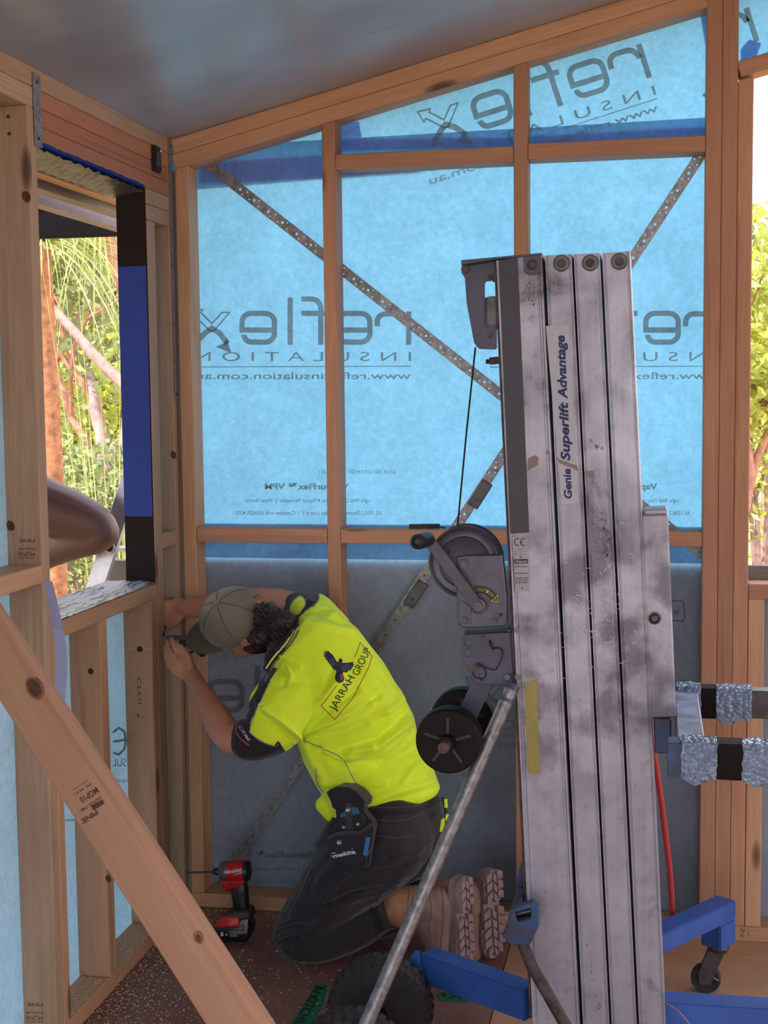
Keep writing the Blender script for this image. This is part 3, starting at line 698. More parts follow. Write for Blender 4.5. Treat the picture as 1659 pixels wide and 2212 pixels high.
# caution sticker: arc band
arcs = [(1034+46*math.cos(math.radians(a)), 1308+46*math.sin(math.radians(a))*.92) for a in range(-108, -14, 7)]
ar2 = [(1034+29*math.cos(math.radians(a)), 1308+29*math.sin(math.radians(a))*.92) for a in range(-14, -109, -7)][::1]
cs = pplate('caution_sticker', [arcs+[(1034+29*math.cos(math.radians(a)), 1308+29*math.sin(math.radians(a))*.92) for a in range(-17, -109, -7)]], YM-.0135, .001, BLACKM, lift)
YEL = plain('yellow_print', srgb(200, 180, 70), .5, 0, .1)
parts = []
for i, ch in enumerate('CAUTION'):
    a = math.radians(-100+i*10); ox, oy = 1034+38*math.cos(a), 1308+38*.92*math.sin(a); V, Fc = text2d(ch, ox-2.4, ox+2.4, oy+3.5, 7); t = a+PI/2; c_, s_ = math.cos(t), math.sin(t)
    parts.append(([(ox+(x-ox)*c_-(y-oy)*s_, oy+(x-ox)*s_+(y-oy)*c_) for x, y in V], Fc))
parts.append(stroke2d([(1062, 1298), (1076, 1300), (1074, 1286)], 1.6, True)); parts.append(stroke2d([(1070, 1290), (1071, 1297)], 1.3))
print_on('lettering', parts, lambda x, y: at(x, y, 'Y', YM-.0145), YEL, lift)
# ---- lower bracket with its pins and wire keeper
bl = [(1002, 1371), (1102, 1366), (1109, 1479), (1034, 1479), (1018, 1462), (1004, 1436), (997, 1404), (996, 1378)]
for dy in (0, .09): pplate('wheel_bracket', [bl, circ(1012, 1388, 8), circ(1011, 1411, 8), circ(1042, 1463, 7)], YM+.01+dy, .005, GREY_PT, lift, .001)
pplate('bracket_slot', [[(1004, 1362), (1096, 1358), (1097, 1366), (1003, 1370)]], YM+.02, .06, BLACKM, lift)
for px, py in ((1040, 1375), (1024, 1443), (1076, 1409)): cyl('pin', at(px, py, 'Y', YM+.003), at(px, py, 'Y', YM+.10), .0085 if py > 1400 else .006, RUSTY, lift, n=16)
for px, py in ((1116, 1361), (1118, 1463), (1096, 1463)): cyl('bolt', at(px, py, 'Y', YM-.006), at(px, py, 'Y', YM+.02), .007, STEEL, lift, n=6)
cyl('bolt', at(1082, 1363, 'Y', YM+.03), at(1103, 1362, 'Y', YM+.03), .008, STEEL, lift, n=10)
w = [(1066, 1400), (1060, 1388), (1057, 1383), (1058, 1392), (1064, 1402), (1072, 1399), (1082, 1402), (1086, 1410), (1083, 1422), (1072, 1445), (1060, 1446), (1045, 1440), (1033, 1432), (1032, 1436), (1046, 1444), (1050, 1456), (1044, 1464), (1026, 1463), (1020, 1450)]
tube('wire_keeper', [at(float(p[0]), float(p[1]), 'Y', YM+.004-.003*(i % 3)) for i, p in enumerate(spline(w, 5))], .0011, BLACKM, lift, 5)
# ---- transport wheels high on the back of the mast
aw0 = at(971, 1596, 'Y', 2.89); aw1 = at(1000, 1552, 'Y', 3.1)
def wheel(name, c, ax, r, w, tread, hubm, par, spokes=True, lugs=0):
    ax = Vector(ax).normalized(); root = empty(name, c, par=par)
    lathe('tyre', [(-w/2, r*.80), (-w/2, r*.93), (-w*.42, r*.985), (-w*.25, r), (w*.25, r), (w*.42, r*.985), (w/2, r*.93), (w/2, r*.80)], c, ax, tread, root, 56)
    lathe('rim', [(-w*.45, r*.80), (-w*.30, r*.78), (-w*.30, r*.2), (-w*.55, r*.17), (w*.75, r*.14), (w*.30, r*.22), (w*.30, r*.74), (w*.45, r*.80)], c, ax, hubm, root, 48)
    if spokes:
        q = ax.to_track_quat('Z', 'Y'); bm = bmesh.new()
        for k in range(5):
            a = 2*PI*k/5+.3; d = q @ Vector((math.cos(a), math.sin(a), 0)); t = ax.cross(d); o_ = Vector(c)+ax*w*.33
            vs = [bm.verts.new(o_+d*u+t*s_*.003+ax*h) for h in (-.008, .012) for u, s_ in ((r*.16, -1), (r*.74, -1), (r*.74, 1), (r*.16, 1))]
            for f in ((0, 1, 2, 3), (4, 5, 6, 7), (0, 1, 5, 4), (1, 2, 6, 5), (2, 3, 7, 6), (3, 0, 4, 7)): bm.faces.new([vs[i] for i in f])
        from_bm('spokes', bm, SPK, root)
    if lugs:
        q = ax.to_track_quat('Z', 'Y'); bm = bmesh.new()
        for k in range(lugs):
            for sgn in (-1, 1):
                a = 2*PI*(k+(.5 if sgn > 0 else 0))/lugs; d = q @ Vector((math.cos(a), math.sin(a), 0)); t = ax.cross(d)
                for (u0, u1, r0_, r1_) in ((.02, .46, .985, 1.02), (.42, .52, .86, .985)):
                    vs = []
                    for rr in (r*r0_, r*r1_):
                        for uu, tt in ((u0, -.006), (u1, -.009), (u1, .007), (u0, .008)): vs.append(bm.verts.new(Vector(c)+d*rr+ax*sgn*w*uu+t*tt))
                    for f in ((0, 1, 2, 3), (4, 5, 6, 7), (0, 1, 5, 4), (1, 2, 6, 5), (2, 3, 7, 6), (3, 0, 4, 7)): bm.faces.new([vs[i] for i in f])
        tag(from_bm('tread_blocks', bm, tread, root), kind='stuff')
    return root
TW = plain('dark_wheel', srgb(22, 16, 18), .6, 0, .2, 20, 0, .2); HB = plain('dark_hub', srgb(20, 14, 14), .55, 0, .2, 20, 0, .2)
wheel('transport_wheel', aw0, aw0-aw1, 73*mpp(2.89), .055, TW, HB, lift); wheel('transport_wheel', aw1, aw0-aw1, 70*mpp(3.1), .055, TW, HB, lift)
cyl('axle', aw1, aw0+(aw0-aw1)*.42, .012, RUSTY, lift); 
cyl('axle_sleeve', aw0, aw0+(aw0-aw1)*.28, .018, HB, lift)
beam('wheel_arm', at(1045, 1470, 'Y', 3.02), at(1000, 1565, 'Y', 3.02), .045, .006, GREY_PT, lift, up=(0, -1, 0), bev=.001)
# ---- galvanised stabiliser tube
tube('brace_tube', [at(1104, 1490, 'Y', 2.96), at(790, 2215, 'Y', 2.72), at(735, 2340, 'Y', 2.68)], .0155, GALV, lift, 20)
cyl('tube_end', at(1108, 1480, 'Y', 2.97), at(1092, 1518, 'Y', 2.95), .0165, GREY_PT, lift)
# ---- second dark tube with its blue clamp
tube('stabiliser_tube', [at(1128, 2035, 'Y', 2.93), at(1150, 2090, 'Y', 2.9), at(1222, 2215, 'Y', 2.83), at(1255, 2270, 'Y', 2.8)], .013, RUSTY, lift, 18)
pplate('clamp', [[(1101, 1965), (1150, 1948), (1163, 1960), (1164, 2000), (1146, 2040), (1104, 2043), (1084, 2022), (1096, 2000)], [(1112, 1972), (1146, 1962), (1147, 1985), (1116, 1992)]], 2.89, .02, BLUE_DK, lift, .002)
pplate('clamp', [[(1101, 1965), (1150, 1948), (1163, 1960), (1164, 2000), (1146, 2040), (1104, 2043), (1084, 2022), (1096, 2000)]], 2.935, .02, BLUE_DK, lift, .002)
for a_, b_ in (((1106, 1976), (1148, 1967)), ((1110, 1990), (1146, 1981))): cyl('clamp_bolt', at(*a_, 'Y', 2.922), at(*b_, 'Y', 2.922), .007, STEEL, lift, n=12)
for px, py in ((1096, 1982), (1168, 1972)): cyl('clamp_bolt', at(px, py, 'Y', 2.9), at(px, py, 'Y', 2.93), .007, STEEL, lift, n=6)
pplate('clamp', [[(1122, 1876), (1134, 1868), (1138, 1930), (1112, 1925), (1116, 1905)]], 3.06, .04, BLUE_DK, lift, .002)
beam('clamp_arm', at(1126, 1925, 'Y', 3.04), at(1112, 1975, 'Y', 2.96), .02, .02, GREY_PT, lift)
# ---- base: rear axle beam, legs, casters
def pbox(name, pts_top, h, mat, par=lift, bev=.003):
    """box beam: four world points of its top, going down by h"""
    bm = bmesh.new(); a = [bm.verts.new(p) for p in pts_top]; b_ = [bm.verts.new(Vector(p)-Vector((0, 0, h))) for p in pts_top]
    bm.faces.new(a); bm.faces.new(b_[::-1])
    for i in range(4): bm.faces.new((a[i], a[(i+1) % 4], b_[(i+1) % 4], b_[i]))
    bmesh.ops.recalc_face_normals(bm, faces=bm.faces); bevel_all(bm, bev, 2); return from_bm(name, bm, mat, par)
def leg_pts(p0, p1, w):
    d = (p1-p0).normalized(); s = Vector((0, 0, 1)).cross(d).normalized()*w/2; return [p0-s, p1-s, p1+s, p0+s]
rl0 = at(918, 2052, 'Z', .26)
g0 = at(922, 2052, 'Y', 3.30); g1 = at(1150, 2132, 'Z', g0.z)
pbox('rear_beam', leg_pts(g0, Vector((g1.x, g1.y, g0.z)), .06), .075, BLUE)
zleg = at(1553, 1938, 'Y', 3.86).z
q1 = at(1567, 1937, 'Y', 3.85); q0 = at(1400, 2018, 'Y', 3.38); q0.z = q1.z = (q0.z+q1.z)/2
q0 = at(1405, 2015, 'Z', q1.z); q1 = at(1569, 1939, 'Z', q1.z)
print('far leg', q0, q1)
dl = (q1-q0).normalized()
pbox('front_leg', leg_pts(q0-dl*.28, q1, .062), .052, BLUE)
pbox('leg_end', [p-Vector((0,0,.0525)) for p in leg_pts(q1-dl*.075, q1, .062)], .068, BLUE)
ncz = q1.z
n0 = at(1434, 2152, 'Z', ncz); n1 = at(1659, 2166, 'Z', ncz); dn = (n1-n0).normalized(); n2_ = n1+dn*.25
pbox('front_leg', leg_pts(n0, n2_, .062), .075, BLUE)
pbox('leg_end', [p-Vector((0,0,.0755)) for p in leg_pts(n2_-dn*.075, n2_, .062)], .044, BLUE)
tube('lead_wire', [at(1437, 2165, 'Y', n0.y-.04), at(1462, 2180, 'Y', n0.y-.05), at(1480, 2200, 'Y', n0.y-.06), at(1492, 2215, 'Y', n0.y-.06)], .001, plain('copper_wire', srgb(190, 120, 80), .4, .3, .05), lift, 5)
def caster(c_top, name='caster', face=(-1, .12, 0)):
    root = empty(name, (c_top.x, c_top.y, 0), par=lift); r = .040
    lathe('swivel', [(0, .030), (-.006, .031), (-.012, .027), (-.02, .024)], c_top, (0, 0, 1), STEEL, root, 28)
    f = Vector(face).normalized(); s = Vector((0, 0, 1)).cross(f); wc = Vector((c_top.x, c_top.y, r))+f*.032
    for k in (-1, 1):
        bm = bmesh.new(); pts = [(c_top+f*-.018+Vector((0, 0, -.015))), (c_top+f*.026+Vector((0, 0, -.015))), wc+f*.018+Vector((0, 0, .02)), wc+f*.014-Vector((0, 0, .012)), wc-f*.014-Vector((0, 0, .012)), wc-f*.03+Vector((0, 0, .03))]
        o_ = s*k*.019; a = [bm.verts.new(p+o_) for p in pts]; b_ = [bm.verts.new(p+o_+s*k*.003) for p in pts]; bm.faces.new(a); bm.faces.new(b_[::-1])
        for i in range(6): bm.faces.new((a[i], a[(i+1) % 6], b_[(i+1) % 6], b_[i]))
        from_bm('fork_plate', bm, STEEL, root)
    lathe('wheel', [(-.013, r*.8), (-.013, r*.95), (-.010, r), (.010, r), (.013, r*.95), (.013, r*.8), (.008, r*.5), (.016, r*.3)], wc, s, RUBBER, root, 32)
    cyl('axle', wc-s*.026, wc+s*.026, .006, STEEL, root, n=12)
    for k in range(3):
        a = 1.2+k*1.9; p = wc+s*.014*(1 if k % 2 else -1)+f*math.cos(a)*r*.9+Vector((0, 0, math.sin(a)*r*.9))
        tube('thread', [p, p+f*.012+Vector((0, 0, .006)), p+f*.022+Vector((0, 0, -.004)), p+f*.03+Vector((0, 0, -.012 if a < 3 else .002))], .0016, plain('pale_thread', srgb(190, 170, 150), .8), root, 5)
    return root
ct = q1-dl*.038; ct.z = q1.z-.12; 
caster(ct); ct2 = n2_-dn*.038; ct2.z = n2_.z-.12; caster(ct2, face=(-.9, .2, 0))
print('caster z', ct.z)
wheel('rear_wheel', Vector((at(822, 2175, 'Y', 3.2).x, 3.2, .131)), (0, -1, 0), .127, .075, RUBBER, HB, lift, False, 30)
wheel('rear_wheel', Vector((at(762, 2300, 'Y', 2.9).x, 2.9, .131)), (0, -1, 0), .127, .075, RUBBER, HB, lift, False, 30)
wx = at(822, 2175, 'Y', 3.2).x
cyl('axle', (wx, 2.88, .131), (wx, 3.26, .131), .012, STEEL, lift)
pplate('axle_lug', [[(882, 2075), (895, 2055), (905, 2055), (912, 2100), (905, 2130), (890, 2110)]], 3.26, .008, BLUE, lift, .001)
0 and beam('axle_beam', Vector((wx+.02, 3.2, .14)), Vector((P31(1260, 2300).x, 3.2, .14)), .06, .06, BLUE, lift, bev=.003)
beam('mast_foot', Vector((P31(1160, 2300).x, 3.08, .10)), Vector((P31(1470, 2300).x, 3.08, .10)), .12, .06, BLUE, lift, bev=.004)
# ---- labels
lb = quad_slab('brand_decal', [(1179, 704), (1229, 702), (1250, 1086), (1213, 1089)], YM-.0012, .0006, plain('pale_decal', srgb(164, 163, 176), .4, .1, .05, 30), lift, 0)
def along(p0, p1, hgt, s, shear=.25, bold=.012, space=1.0):
    """text running from p0 to p1 on the photo's grid, cap height hgt"""
    L = math.hypot(p1[0]-p0[0], p1[1]-p0[1]); V, Fc = text2d(s, 0, L, 0, hgt, False, bold, shear, space=space); ux, uy = (p1[0]-p0[0])/L, (p1[1]-p0[1])/L
    return [(p0[0]+x*ux-y*uy, p0[1]+x*uy+y*ux) for x, y in V], Fc
f3 = lambda x, y: at(x, y, 'Y', YM-.0016)
print_on('lettering', [along((1235, 1077), (1232, 1012), 16, 'Genie', .1, .035), along((1231, 995), (1226, 868), 19, 'Superlift', .2, .035), along((1225, 862), (1219, 724), 19, 'Advantage', .2, .035)], f3, NAVY_INK, lift)
BEIGE = plain('beige_smear', srgb(142, 122, 120), .8, 0, .1)
print_on('paint_smear', [poly2d([(1141, 990), (1157, 983), (1163, 990), (1162, 1005), (1147, 1013), (1139, 1018)]), poly2d([(1200, 987), (1212, 994), (1226, 998), (1234, 1002), (1246, 1005), (1249, 1018), (1238, 1012), (1222, 1006), (1208, 1000)]), poly2d([(1262, 1022), (1270, 1018), (1282, 1017), (1284, 1034), (1276, 1034), (1266, 1028)]), poly2d([(1181, 973), (1188, 977), (1187, 984), (1181, 980)])], lambda x, y: at(x, y, 'Y', YM-.002), BEIGE, lift)
random.seed(11); mk = []
for (x0, y0, x1, y1, n_) in ((1138, 600, 1145, 690, 10), (1150, 640, 1175, 700, 6), (1298, 1105, 1314, 1170, 26), (1305, 1170, 1318, 1210, 10), (1265, 945, 1305, 970, 10), (1260, 1985, 1300, 2200, 9)):
    for _ in range(n_):
        t = random.random(); x = x0+(x1-x0)*t+random.uniform(-5, 5); y = y0+(y1-y0)*t+random.uniform(-4, 4); a = random.uniform(.6, 2.4); l = random.uniform(3, 9)
        mk.append(stroke2d([(x, y), (x+l*math.cos(a), y+l*math.sin(a))], random.uniform(.8, 2.6), w1=.4))
tag(print_on('dirt_mark', mk, f3, BLACKM, lift), kind='stuff')
mk = []
for _ in range(150):
    x = random.gauss(1290, 45); y = random.gauss(1370, 75)
    if not 1160 < x < 1400: continue
    a = random.gauss(.6, .8); l = random.choice([3, 4, 6, 10, 22])*random.uniform(.6, 1.2); mk.append(stroke2d([(x, y), (x+l*math.cos(a), y+l*math.sin(a))], random.uniform(.6, 1.5), w1=.4))
tag(print_on('scratch', mk, f3, plain('bright_scratch', srgb(226, 216, 224), .5, .1), lift), kind='stuff')
# CE label and serial plate
quad_slab('data_label', [(1106, 1161), (1140, 1160), (1141, 1190), (1108, 1191)], YM-.0025, .001, STICK, lift, 0)
quad_slab('data_label', [(1109, 1199), (1142, 1198), (1144, 1277), (1113, 1278)], YM-.0025, .001, STICK, lift, 0)
ce = [stroke2d([(1118.5+7.2*math.cos(math.radians(a)), 1171+7.5*math.sin(math.radians(a))) for a in range(-65, -296, -20)], 2.1), stroke2d([(1131.5+7.2*math.cos(math.radians(a)), 1171+7.5*math.sin(math.radians(a))) for a in range(-65, -296, -20)], 2.1), stroke2d([(1125, 1171), (1130, 1171)], 2), text2d('xxx', 1134, 1138, 1177, 1.8), text2d('part n', 1121, 1131, 1187, 2.2)]
for i, s_ in enumerate(('Model Number', '', '', 'Serial Number', '', 'complies with', 'ANSI B30', 'USA')):
    if s_: ce.append(text2d(s_, 1112+i*.25, 1139+i*.25, 1225+i*4.9, 2.8, False, .02))
ce.append(poly2d([(1111, 1208), (1140, 1207.5), (1140.5, 1217), (1111.5, 1218)]))
fl = lambda x, y: at(x, y, 'Y', YM-.0032)
print_on('lettering', ce, fl, PRINT_DK, lift); print_on('lettering', [text2d('Genie', 1113.5, 1138, 1215.5, 6, False, .03, .2)], lambda x, y: at(x, y, 'Y', YM-.0036), STICK, lift)
for px, py in ((1125, 1203), (1128, 1271)): cyl('rivet', at(px, py, 'Y', YM-.003), at(px, py, 'Y', YM-.005), .0022, STEEL, lift, n=10)
# ---- carriage, forks
pplate('carriage', [[(1385, 1113), (1443, 1111), (1461, 1550), (1404, 1552)]], YM+.005, .13, ALU, lift, .003)
pplate('carriage_cap', [[(1391, 1101), (1441, 1100), (1442, 1111), (1392, 1113)]], YM+.02, .10, ALU, lift, .002)
c = at(1414, 1335, 'Y', YM+.005); lathe('roller_washer', [(0, .014), (.002, .014), (.003, .010), (.001, .009), (.006, .007), (.006, .004), (.010, .004)], c, (0, -1, 0), STEEL, lift, 24)
pplate('fork_holder', [[(1412, 1553), (1450, 1553), (1450, 1628), (1414, 1628)]], 3.0, .06, BLUE_DK, lift, .003)
FORK_TOP = (at(1460, 1507, 'Y', 3.30).z); fz = at(1480, 1607, 'Y', 2.755).z
print('fork z', FORK_TOP, fz, at(1480, 1675, 'Y', 2.86).z)
LAV = plain('scuffed_grey_steel', srgb(160, 166, 190), .4, .4, .18, 12, dark=srgb(110, 84, 80))
fy0, fy1 = 2.78, 3.30; zf = fz
xa, xb = at(1443, 1640, 'Y', fy0).x, at(1512, 1640, 'Y', fy0).x
beam('fork_crossbar', Vector(((xa+xb)/2+.015, fy0+.01, zf-.035)), Vector(((xa+xb)/2+.015, fy1+.03, zf-.035)), .055, .06, LAV, lift, bev=.003)
def fork(yc, x0, hh, segs, name='fork_arm'):
    w = .05
    a0 = Vector((x0, yc, zf-hh/2)); L = 1.0
    beam(name, a0, a0+Vector((L, 0, 0)), w, hh, STEEL, lift, bev=.002)
    return a0
f_near = fork(fy0, xa, .066, None); f_far = fork(fy1, xa+.02, .066, None)
beam('fork_end', f_near+Vector((-.001, 0, 0)), f_near+Vector((.035, 0, 0)), .052, .0685, BLUE_DK, lift, bev=.001)
# bubble wrap sleeves and tape
m, nt, b, o = mat_new('bubble_wrap'); v = coords(nt, rnd=False); vo = tex(nt, 'ShaderNodeTexVoronoi', 95, v); n = tex(nt, 'ShaderNodeTexNoise', 22, v, Detail=3.0)
b.inputs['Base Color'].default_value = srgb(140, 162, 198); b.inputs['Roughness'].default_value = .14; b.inputs['Transmission Weight'].default_value = .25; b.inputs['Alpha'].default_value = .86
b.inputs['Specular IOR Level'].default_value = .9
md = nt.nodes.new('ShaderNodeMath'); md.operation = 'SUBTRACT'; nt.links.new(n.outputs[0], md.inputs[0]); nt.links.new(vo.outputs['Distance'], md.inputs[1]); bump(nt, b, md.outputs[0], 1.0, .006)
BUB = m
def sleeve(name, yc, x0, x1, hh, mat, grow, wob, seed, par=lift):
    random.seed(seed); bm = bmesh.new(); n = max(6, int((x1-x0)/.006)); m_ = 20; rings = []
    for i in range(n+1):
        x = x0+(x1-x0)*i/n; rr = []
        for k in range(m_):
            a = 2*PI*k/m_; cx_, cz_ = math.cos(a), math.sin(a); q = max(abs(cx_)/(.025+grow), abs(cz_)/(hh/2+grow)); 
            rd = .85/q+.15*(.035+grow); rd += wob*(math.sin(i*.8+k*1.3)*.5+random.uniform(-1, 1)*.6)
            dz = -.010*max(0, math.sin(i*.35))*(wob > .001) if cz_ < -.5 else 0
            rr.append(bm.verts.new((x+random.uniform(-1, 1)*wob*(i in (0, n)), yc+cx_*rd, zf-hh/2+cz_*rd+dz)))
        rings.append(rr)
    for i in range(n):
        for k in range(m_): bm.faces.new((rings[i][k], rings[i+1][k], rings[i+1][(k+1) % m_], rings[i][(k+1) % m_]))
    return from_bm(name, bm, mat, par, smooth=1.2)
xn = lambda px: at(px, 1640, 'Y', fy0-.03).x; xfr = lambda px: at(px, 1525, 'Y', fy1-.03).x
sleeve('bubble_wrap', fy0, xn(1472), xn(1550), .066, BUB, .006, .0022, 1); sleeve('black_tape', fy0, xn(1548), xn(1606), .066, BLACK_TAPE, .0045, .0002, 2); sleeve('bubble_wrap', fy0, xn(1604), xn(1800), .066, BUB, .006, .0022, 3)
sleeve('bubble_wrap', fy1, xfr(1462), xfr(1515), .066, BUB, .007, .0025, 4); sleeve('black_tape', fy1, xfr(1505), xfr(1550), .066, BLACK_TAPE, .004, .0003, 5); sleeve('bubble_wrap', fy1, xfr(1547), xfr(1625), .066, BUB, .006, .0022, 6)
# red conduit leaning behind the mast
tag(tube('red_hose', [at(1395, 1500, 'Y', 3.42), at(1412, 1620, 'Y', 3.45), at(1430, 1740, 'Y', 3.5), at(1447, 1880, 'Y', 3.58), at(1452, 1960, 'Y', 3.66), at(1454, 2040, 'Y', 3.74)], .0075, plain('red_hose', srgb(196, 62, 66), .45, 0, .08), None, 12), 'red hose hanging down behind the lift to the floor', 'hose')
# ================================================================ LOOSE THINGS INSIDE
# ---- big diagonal prop in front
bd = (at(500, 2112, 'Y', 2.17)-at(0, 1343, 'Y', 2.36)).normalized()
A = at(0, 1343, 'Y', 2.36); B = at(500, 2112, 'Y', 2.17)
_w = (at(0, 1547, 'Y', 2.36)-A); _w = (_w-bd*_w.dot(bd)).normalized()          # across the face, downwards
_nn = bd.cross(_w).normalized();  _nn = _nn if _nn.y < 0 else -_nn
tl = math.radians(15); wv = (_w*math.cos(tl)+_nn*math.sin(tl)).normalized(); nv = (_nn*math.cos(tl)-_w*math.sin(tl)).normalized()
FW, TH = .089, .046
t0 = (A.x-(XL+.08))/bd.x*1.0; start = A-bd*t0; tend = (B.z-.004)/(-bd.z); end = B+bd*(tend-.06)
ctr = lambda p: p+wv*FW/2-nv*TH/2
prop_ = empty('timber_prop', (end.x, end.y, 0), 'long pine prop slanting across the lower left in front of the window wall', 'timber')
m_ = wood('prop_pine', srgb(190, 146, 118), srgb(160, 112, 84), knots=False)
ob = beam('prop_beam', ctr(start), ctr(end), FW, TH, m_, prop_, up=nv, bev=.003)
fB = on_plane(A, nv)
KN = plain('knot', srgb(96, 52, 32), .6, 0, .3, 60)
KR = plain('knot_ring', srgb(150, 96, 66), .6, 0, .25, 60)
ink = plain('timber_stamp', srgb(84, 50, 38), .7, 0, .05)
def ell(cx_, cy_, a_, b_, th, n=22, j=.06): return [(cx_+math.cos(th)*a_*math.cos(t)*(1+j*math.sin(3*t+cx_))-math.sin(th)*b_*math.sin(t), cy_+math.sin(th)*a_*math.cos(t)*(1+j*math.sin(3*t+cx_))+math.cos(th)*b_*math.sin(t)) for t in [2*PI*k/n for k in range(n)]]
print_on('knot', [poly2d(ell(76, 1486, 27, 19, 1.1))], fB, KR, prop_, nv*.0005); print_on('knot', [poly2d(ell(75, 1486, 21, 13, 1.1))], fB, KN, prop_, nv*.0009)
print_on('knot', [poly2d(ell(429, 2024, 15, 11, 1.2))], fB, KR, prop_, nv*.0005); print_on('knot', [poly2d(ell(429, 2026, 8, 5, 1.2))], fB, KN, prop_, nv*.0009)
d2 = (math.cos(math.radians(-38)), math.sin(math.radians(-38)))
P = []
def stamp(s, x, y, L, h, b_=.0, ang=218):   # reads upside down along the board's cross direction
    a = math.radians(ang); P.append(along((x, y), (x+L*math.cos(a), y+L*math.sin(a)), h, s, 0, b_))
stamp('PINE', 208, 1749, 40, 11, .03, 147); stamp('AS/NZS 1748', 217, 1720, 52, 7, .01, 147); stamp('MGP10', 208, 1700, 44, 13, .02, 147); stamp('090  84 K3', 196, 1690, 44, 6, 0, 147); stamp('xxxxxxxxx', 190, 1684, 40, 3, 0, 147)
P.append(poly2d([(197, 1741), (222, 1727), (226, 1736), (202, 1751)])); 
print_on('lettering', P, fB, ink, prop_, nv*.0007)
V_, F_ = along((224, 1738), (201, 1749), 5, 'PRECISION', 0, .01, 1.0) if False else text2d('x', 0, 1, 0, 1)
# stamps on the window wall studs
P = [text2d('MGP10', 41, 76, 1176, 9, rot=0), text2d('AS/NZS 1748', 38, 76, 1185, 5), text2d('090 84 K3', 42, 74, 1165, 4), text2d('PINE', 40, 74, 1204, 8)]
Pf = []
for V, Fc in P: Pf.append(([(116-x, 2*1184-y) for x, y in V], Fc))
print_on('lettering', Pf, lambda x, y: at(x, y, 'Y', s1a), ink, wl_, Vector((0, -.0006, 0)))
P2 = [([(x+17, y+1002) for x, y in V], Fc) for V, Fc in Pf]; print_on('lettering', P2, lambda x, y: at(x, y, 'Y', s1a), ink, wl_, Vector((0, -.0006, 0)))
P3 = [([(x*.62+326, y+106) for x, y in V], Fc) for V, Fc in Pf[:3]]; print_on('lettering', P3, lambda x, y: at(x, y, 'Y', ea), ink, wl_, Vector((0, -.0006, 0)))
# cable holes bored in the studs, with pencil line
for px, py, Yq in ((302, 1402, ja-.047), (196, 1450, ms[0])):
    c = at(px, py, 'Y', Yq); cyl('bored_hole', c-Vector((0, .0006, 0)), c+Vector((0, .004, 0)), 7*mpp(Yq), plain('hole_dark', srgb(60, 38, 26), .9, 0, .1), wl_, n=20)
    print_on('pencil_mark', [stroke2d([(px-24, py), (px-8, py)], 1), stroke2d([(px+8, py), (px+28, py)], 1)], lambda x, y, Y_=Yq: at(x, y, 'Y', Y_), plain('pale_chalk', srgb(200, 180, 160), .8), wl_, Vector((0, -.0008, 0)))
for px, py, Yq, r in ((375, 983, ea, 9), (180, 1790, ms[0], 0), (234, 1898, ms[0], 8), (57, 425, s1a, 13), (23, 1136, s1a, 12)):
    if r: print_on('knot', [poly2d(ell(px, py, r, r*.7, 1.2))], lambda x, y, Y_=Yq: at(x, y, 'Y', Y_), KN, wl_, Vector((0, -.0006, 0)))
for px, py in ((18, 252), (20, 289)): cyl('screw', at(px, py, 'Y', s1a)-Vector((0, .002, 0)), at(px, py, 'Y', s1a)+Vector((0, .002, 0)), .0045, STEEL, wl_, n=10)
P = [along((296, 1463), (298, 1520), 8, 'CLOI', 0, 0), along((296, 1548), (312, 1550), 6, 'L', 0, 0), along((188, 1560), (200, 1600), 9, 'F-10', 0, 0)]
print_on('pencil_mark', P[:2], lambda x, y: at(x, y, 'Y', ja-.047), ink, wl_, Vector((0, -.0006, 0)))
# ---- black packer hanging on the lintel
pk = empty('plastic_packer', at(333, 345, 'X', XL+.01), 'small black plastic clip hanging on the lintel boards near the wall corner', 'clip')
y0_, y1_ = Yof(326, 340), Yof(340, 340); za, zb_ = zl(333, 372), zl(333, 316)
bm = bmesh.new(); box_into(bm, (XL+.0015, y0_, za), (XL+.014, y1_, zb_)); bevel_all(bm, .004, 2); from_bm('clip_body', bm, BLACK_PL, pk, .7)
aabox('clip_slot', (XL+.0135, y0_+.012, za+.02), (XL+.0155, y1_-.008, zb_-.02), GREY_PT, pk, .001)
cyl('clip_screw', (XL+.014, y1_-.012, zb_-.012), (XL+.017, y1_-.012, zb_-.012), .004, WHITE_PL, pk, n=10)
# ---- white strip hanging from the window sill
pts = spline([(104, 1252), (112, 1290), (122, 1340), (130, 1390), (133, 1440), (130, 1490), (127, 1530)], 5); bm = bmesh.new(); rr = []
for i, p in enumerate(pts):
    Yq = 3.05-.10*min(1, i/12); w_ = 9.5+3*min(1, i/14)
    rr.append([bm.verts.new(at(p[0]-w_, p[1]-3, 'Y', Yq)), bm.verts.new(at(p[0]+w_, p[1]+5, 'Y', Yq+.004))])
for i in range(len(rr)-1): bm.faces.new((rr[i][0], rr[i][1], rr[i+1][1], rr[i+1][0]))
bmesh.ops.solidify(bm, geom=list(bm.faces), thickness=.0012)
tag(from_bm('plastic_strip', bm, plain('lilac_white_plastic', srgb(200, 200, 232), .4, 0, .03), None, .8), 'white plastic strip dangling beside the near stud from the window sill', 'strip')
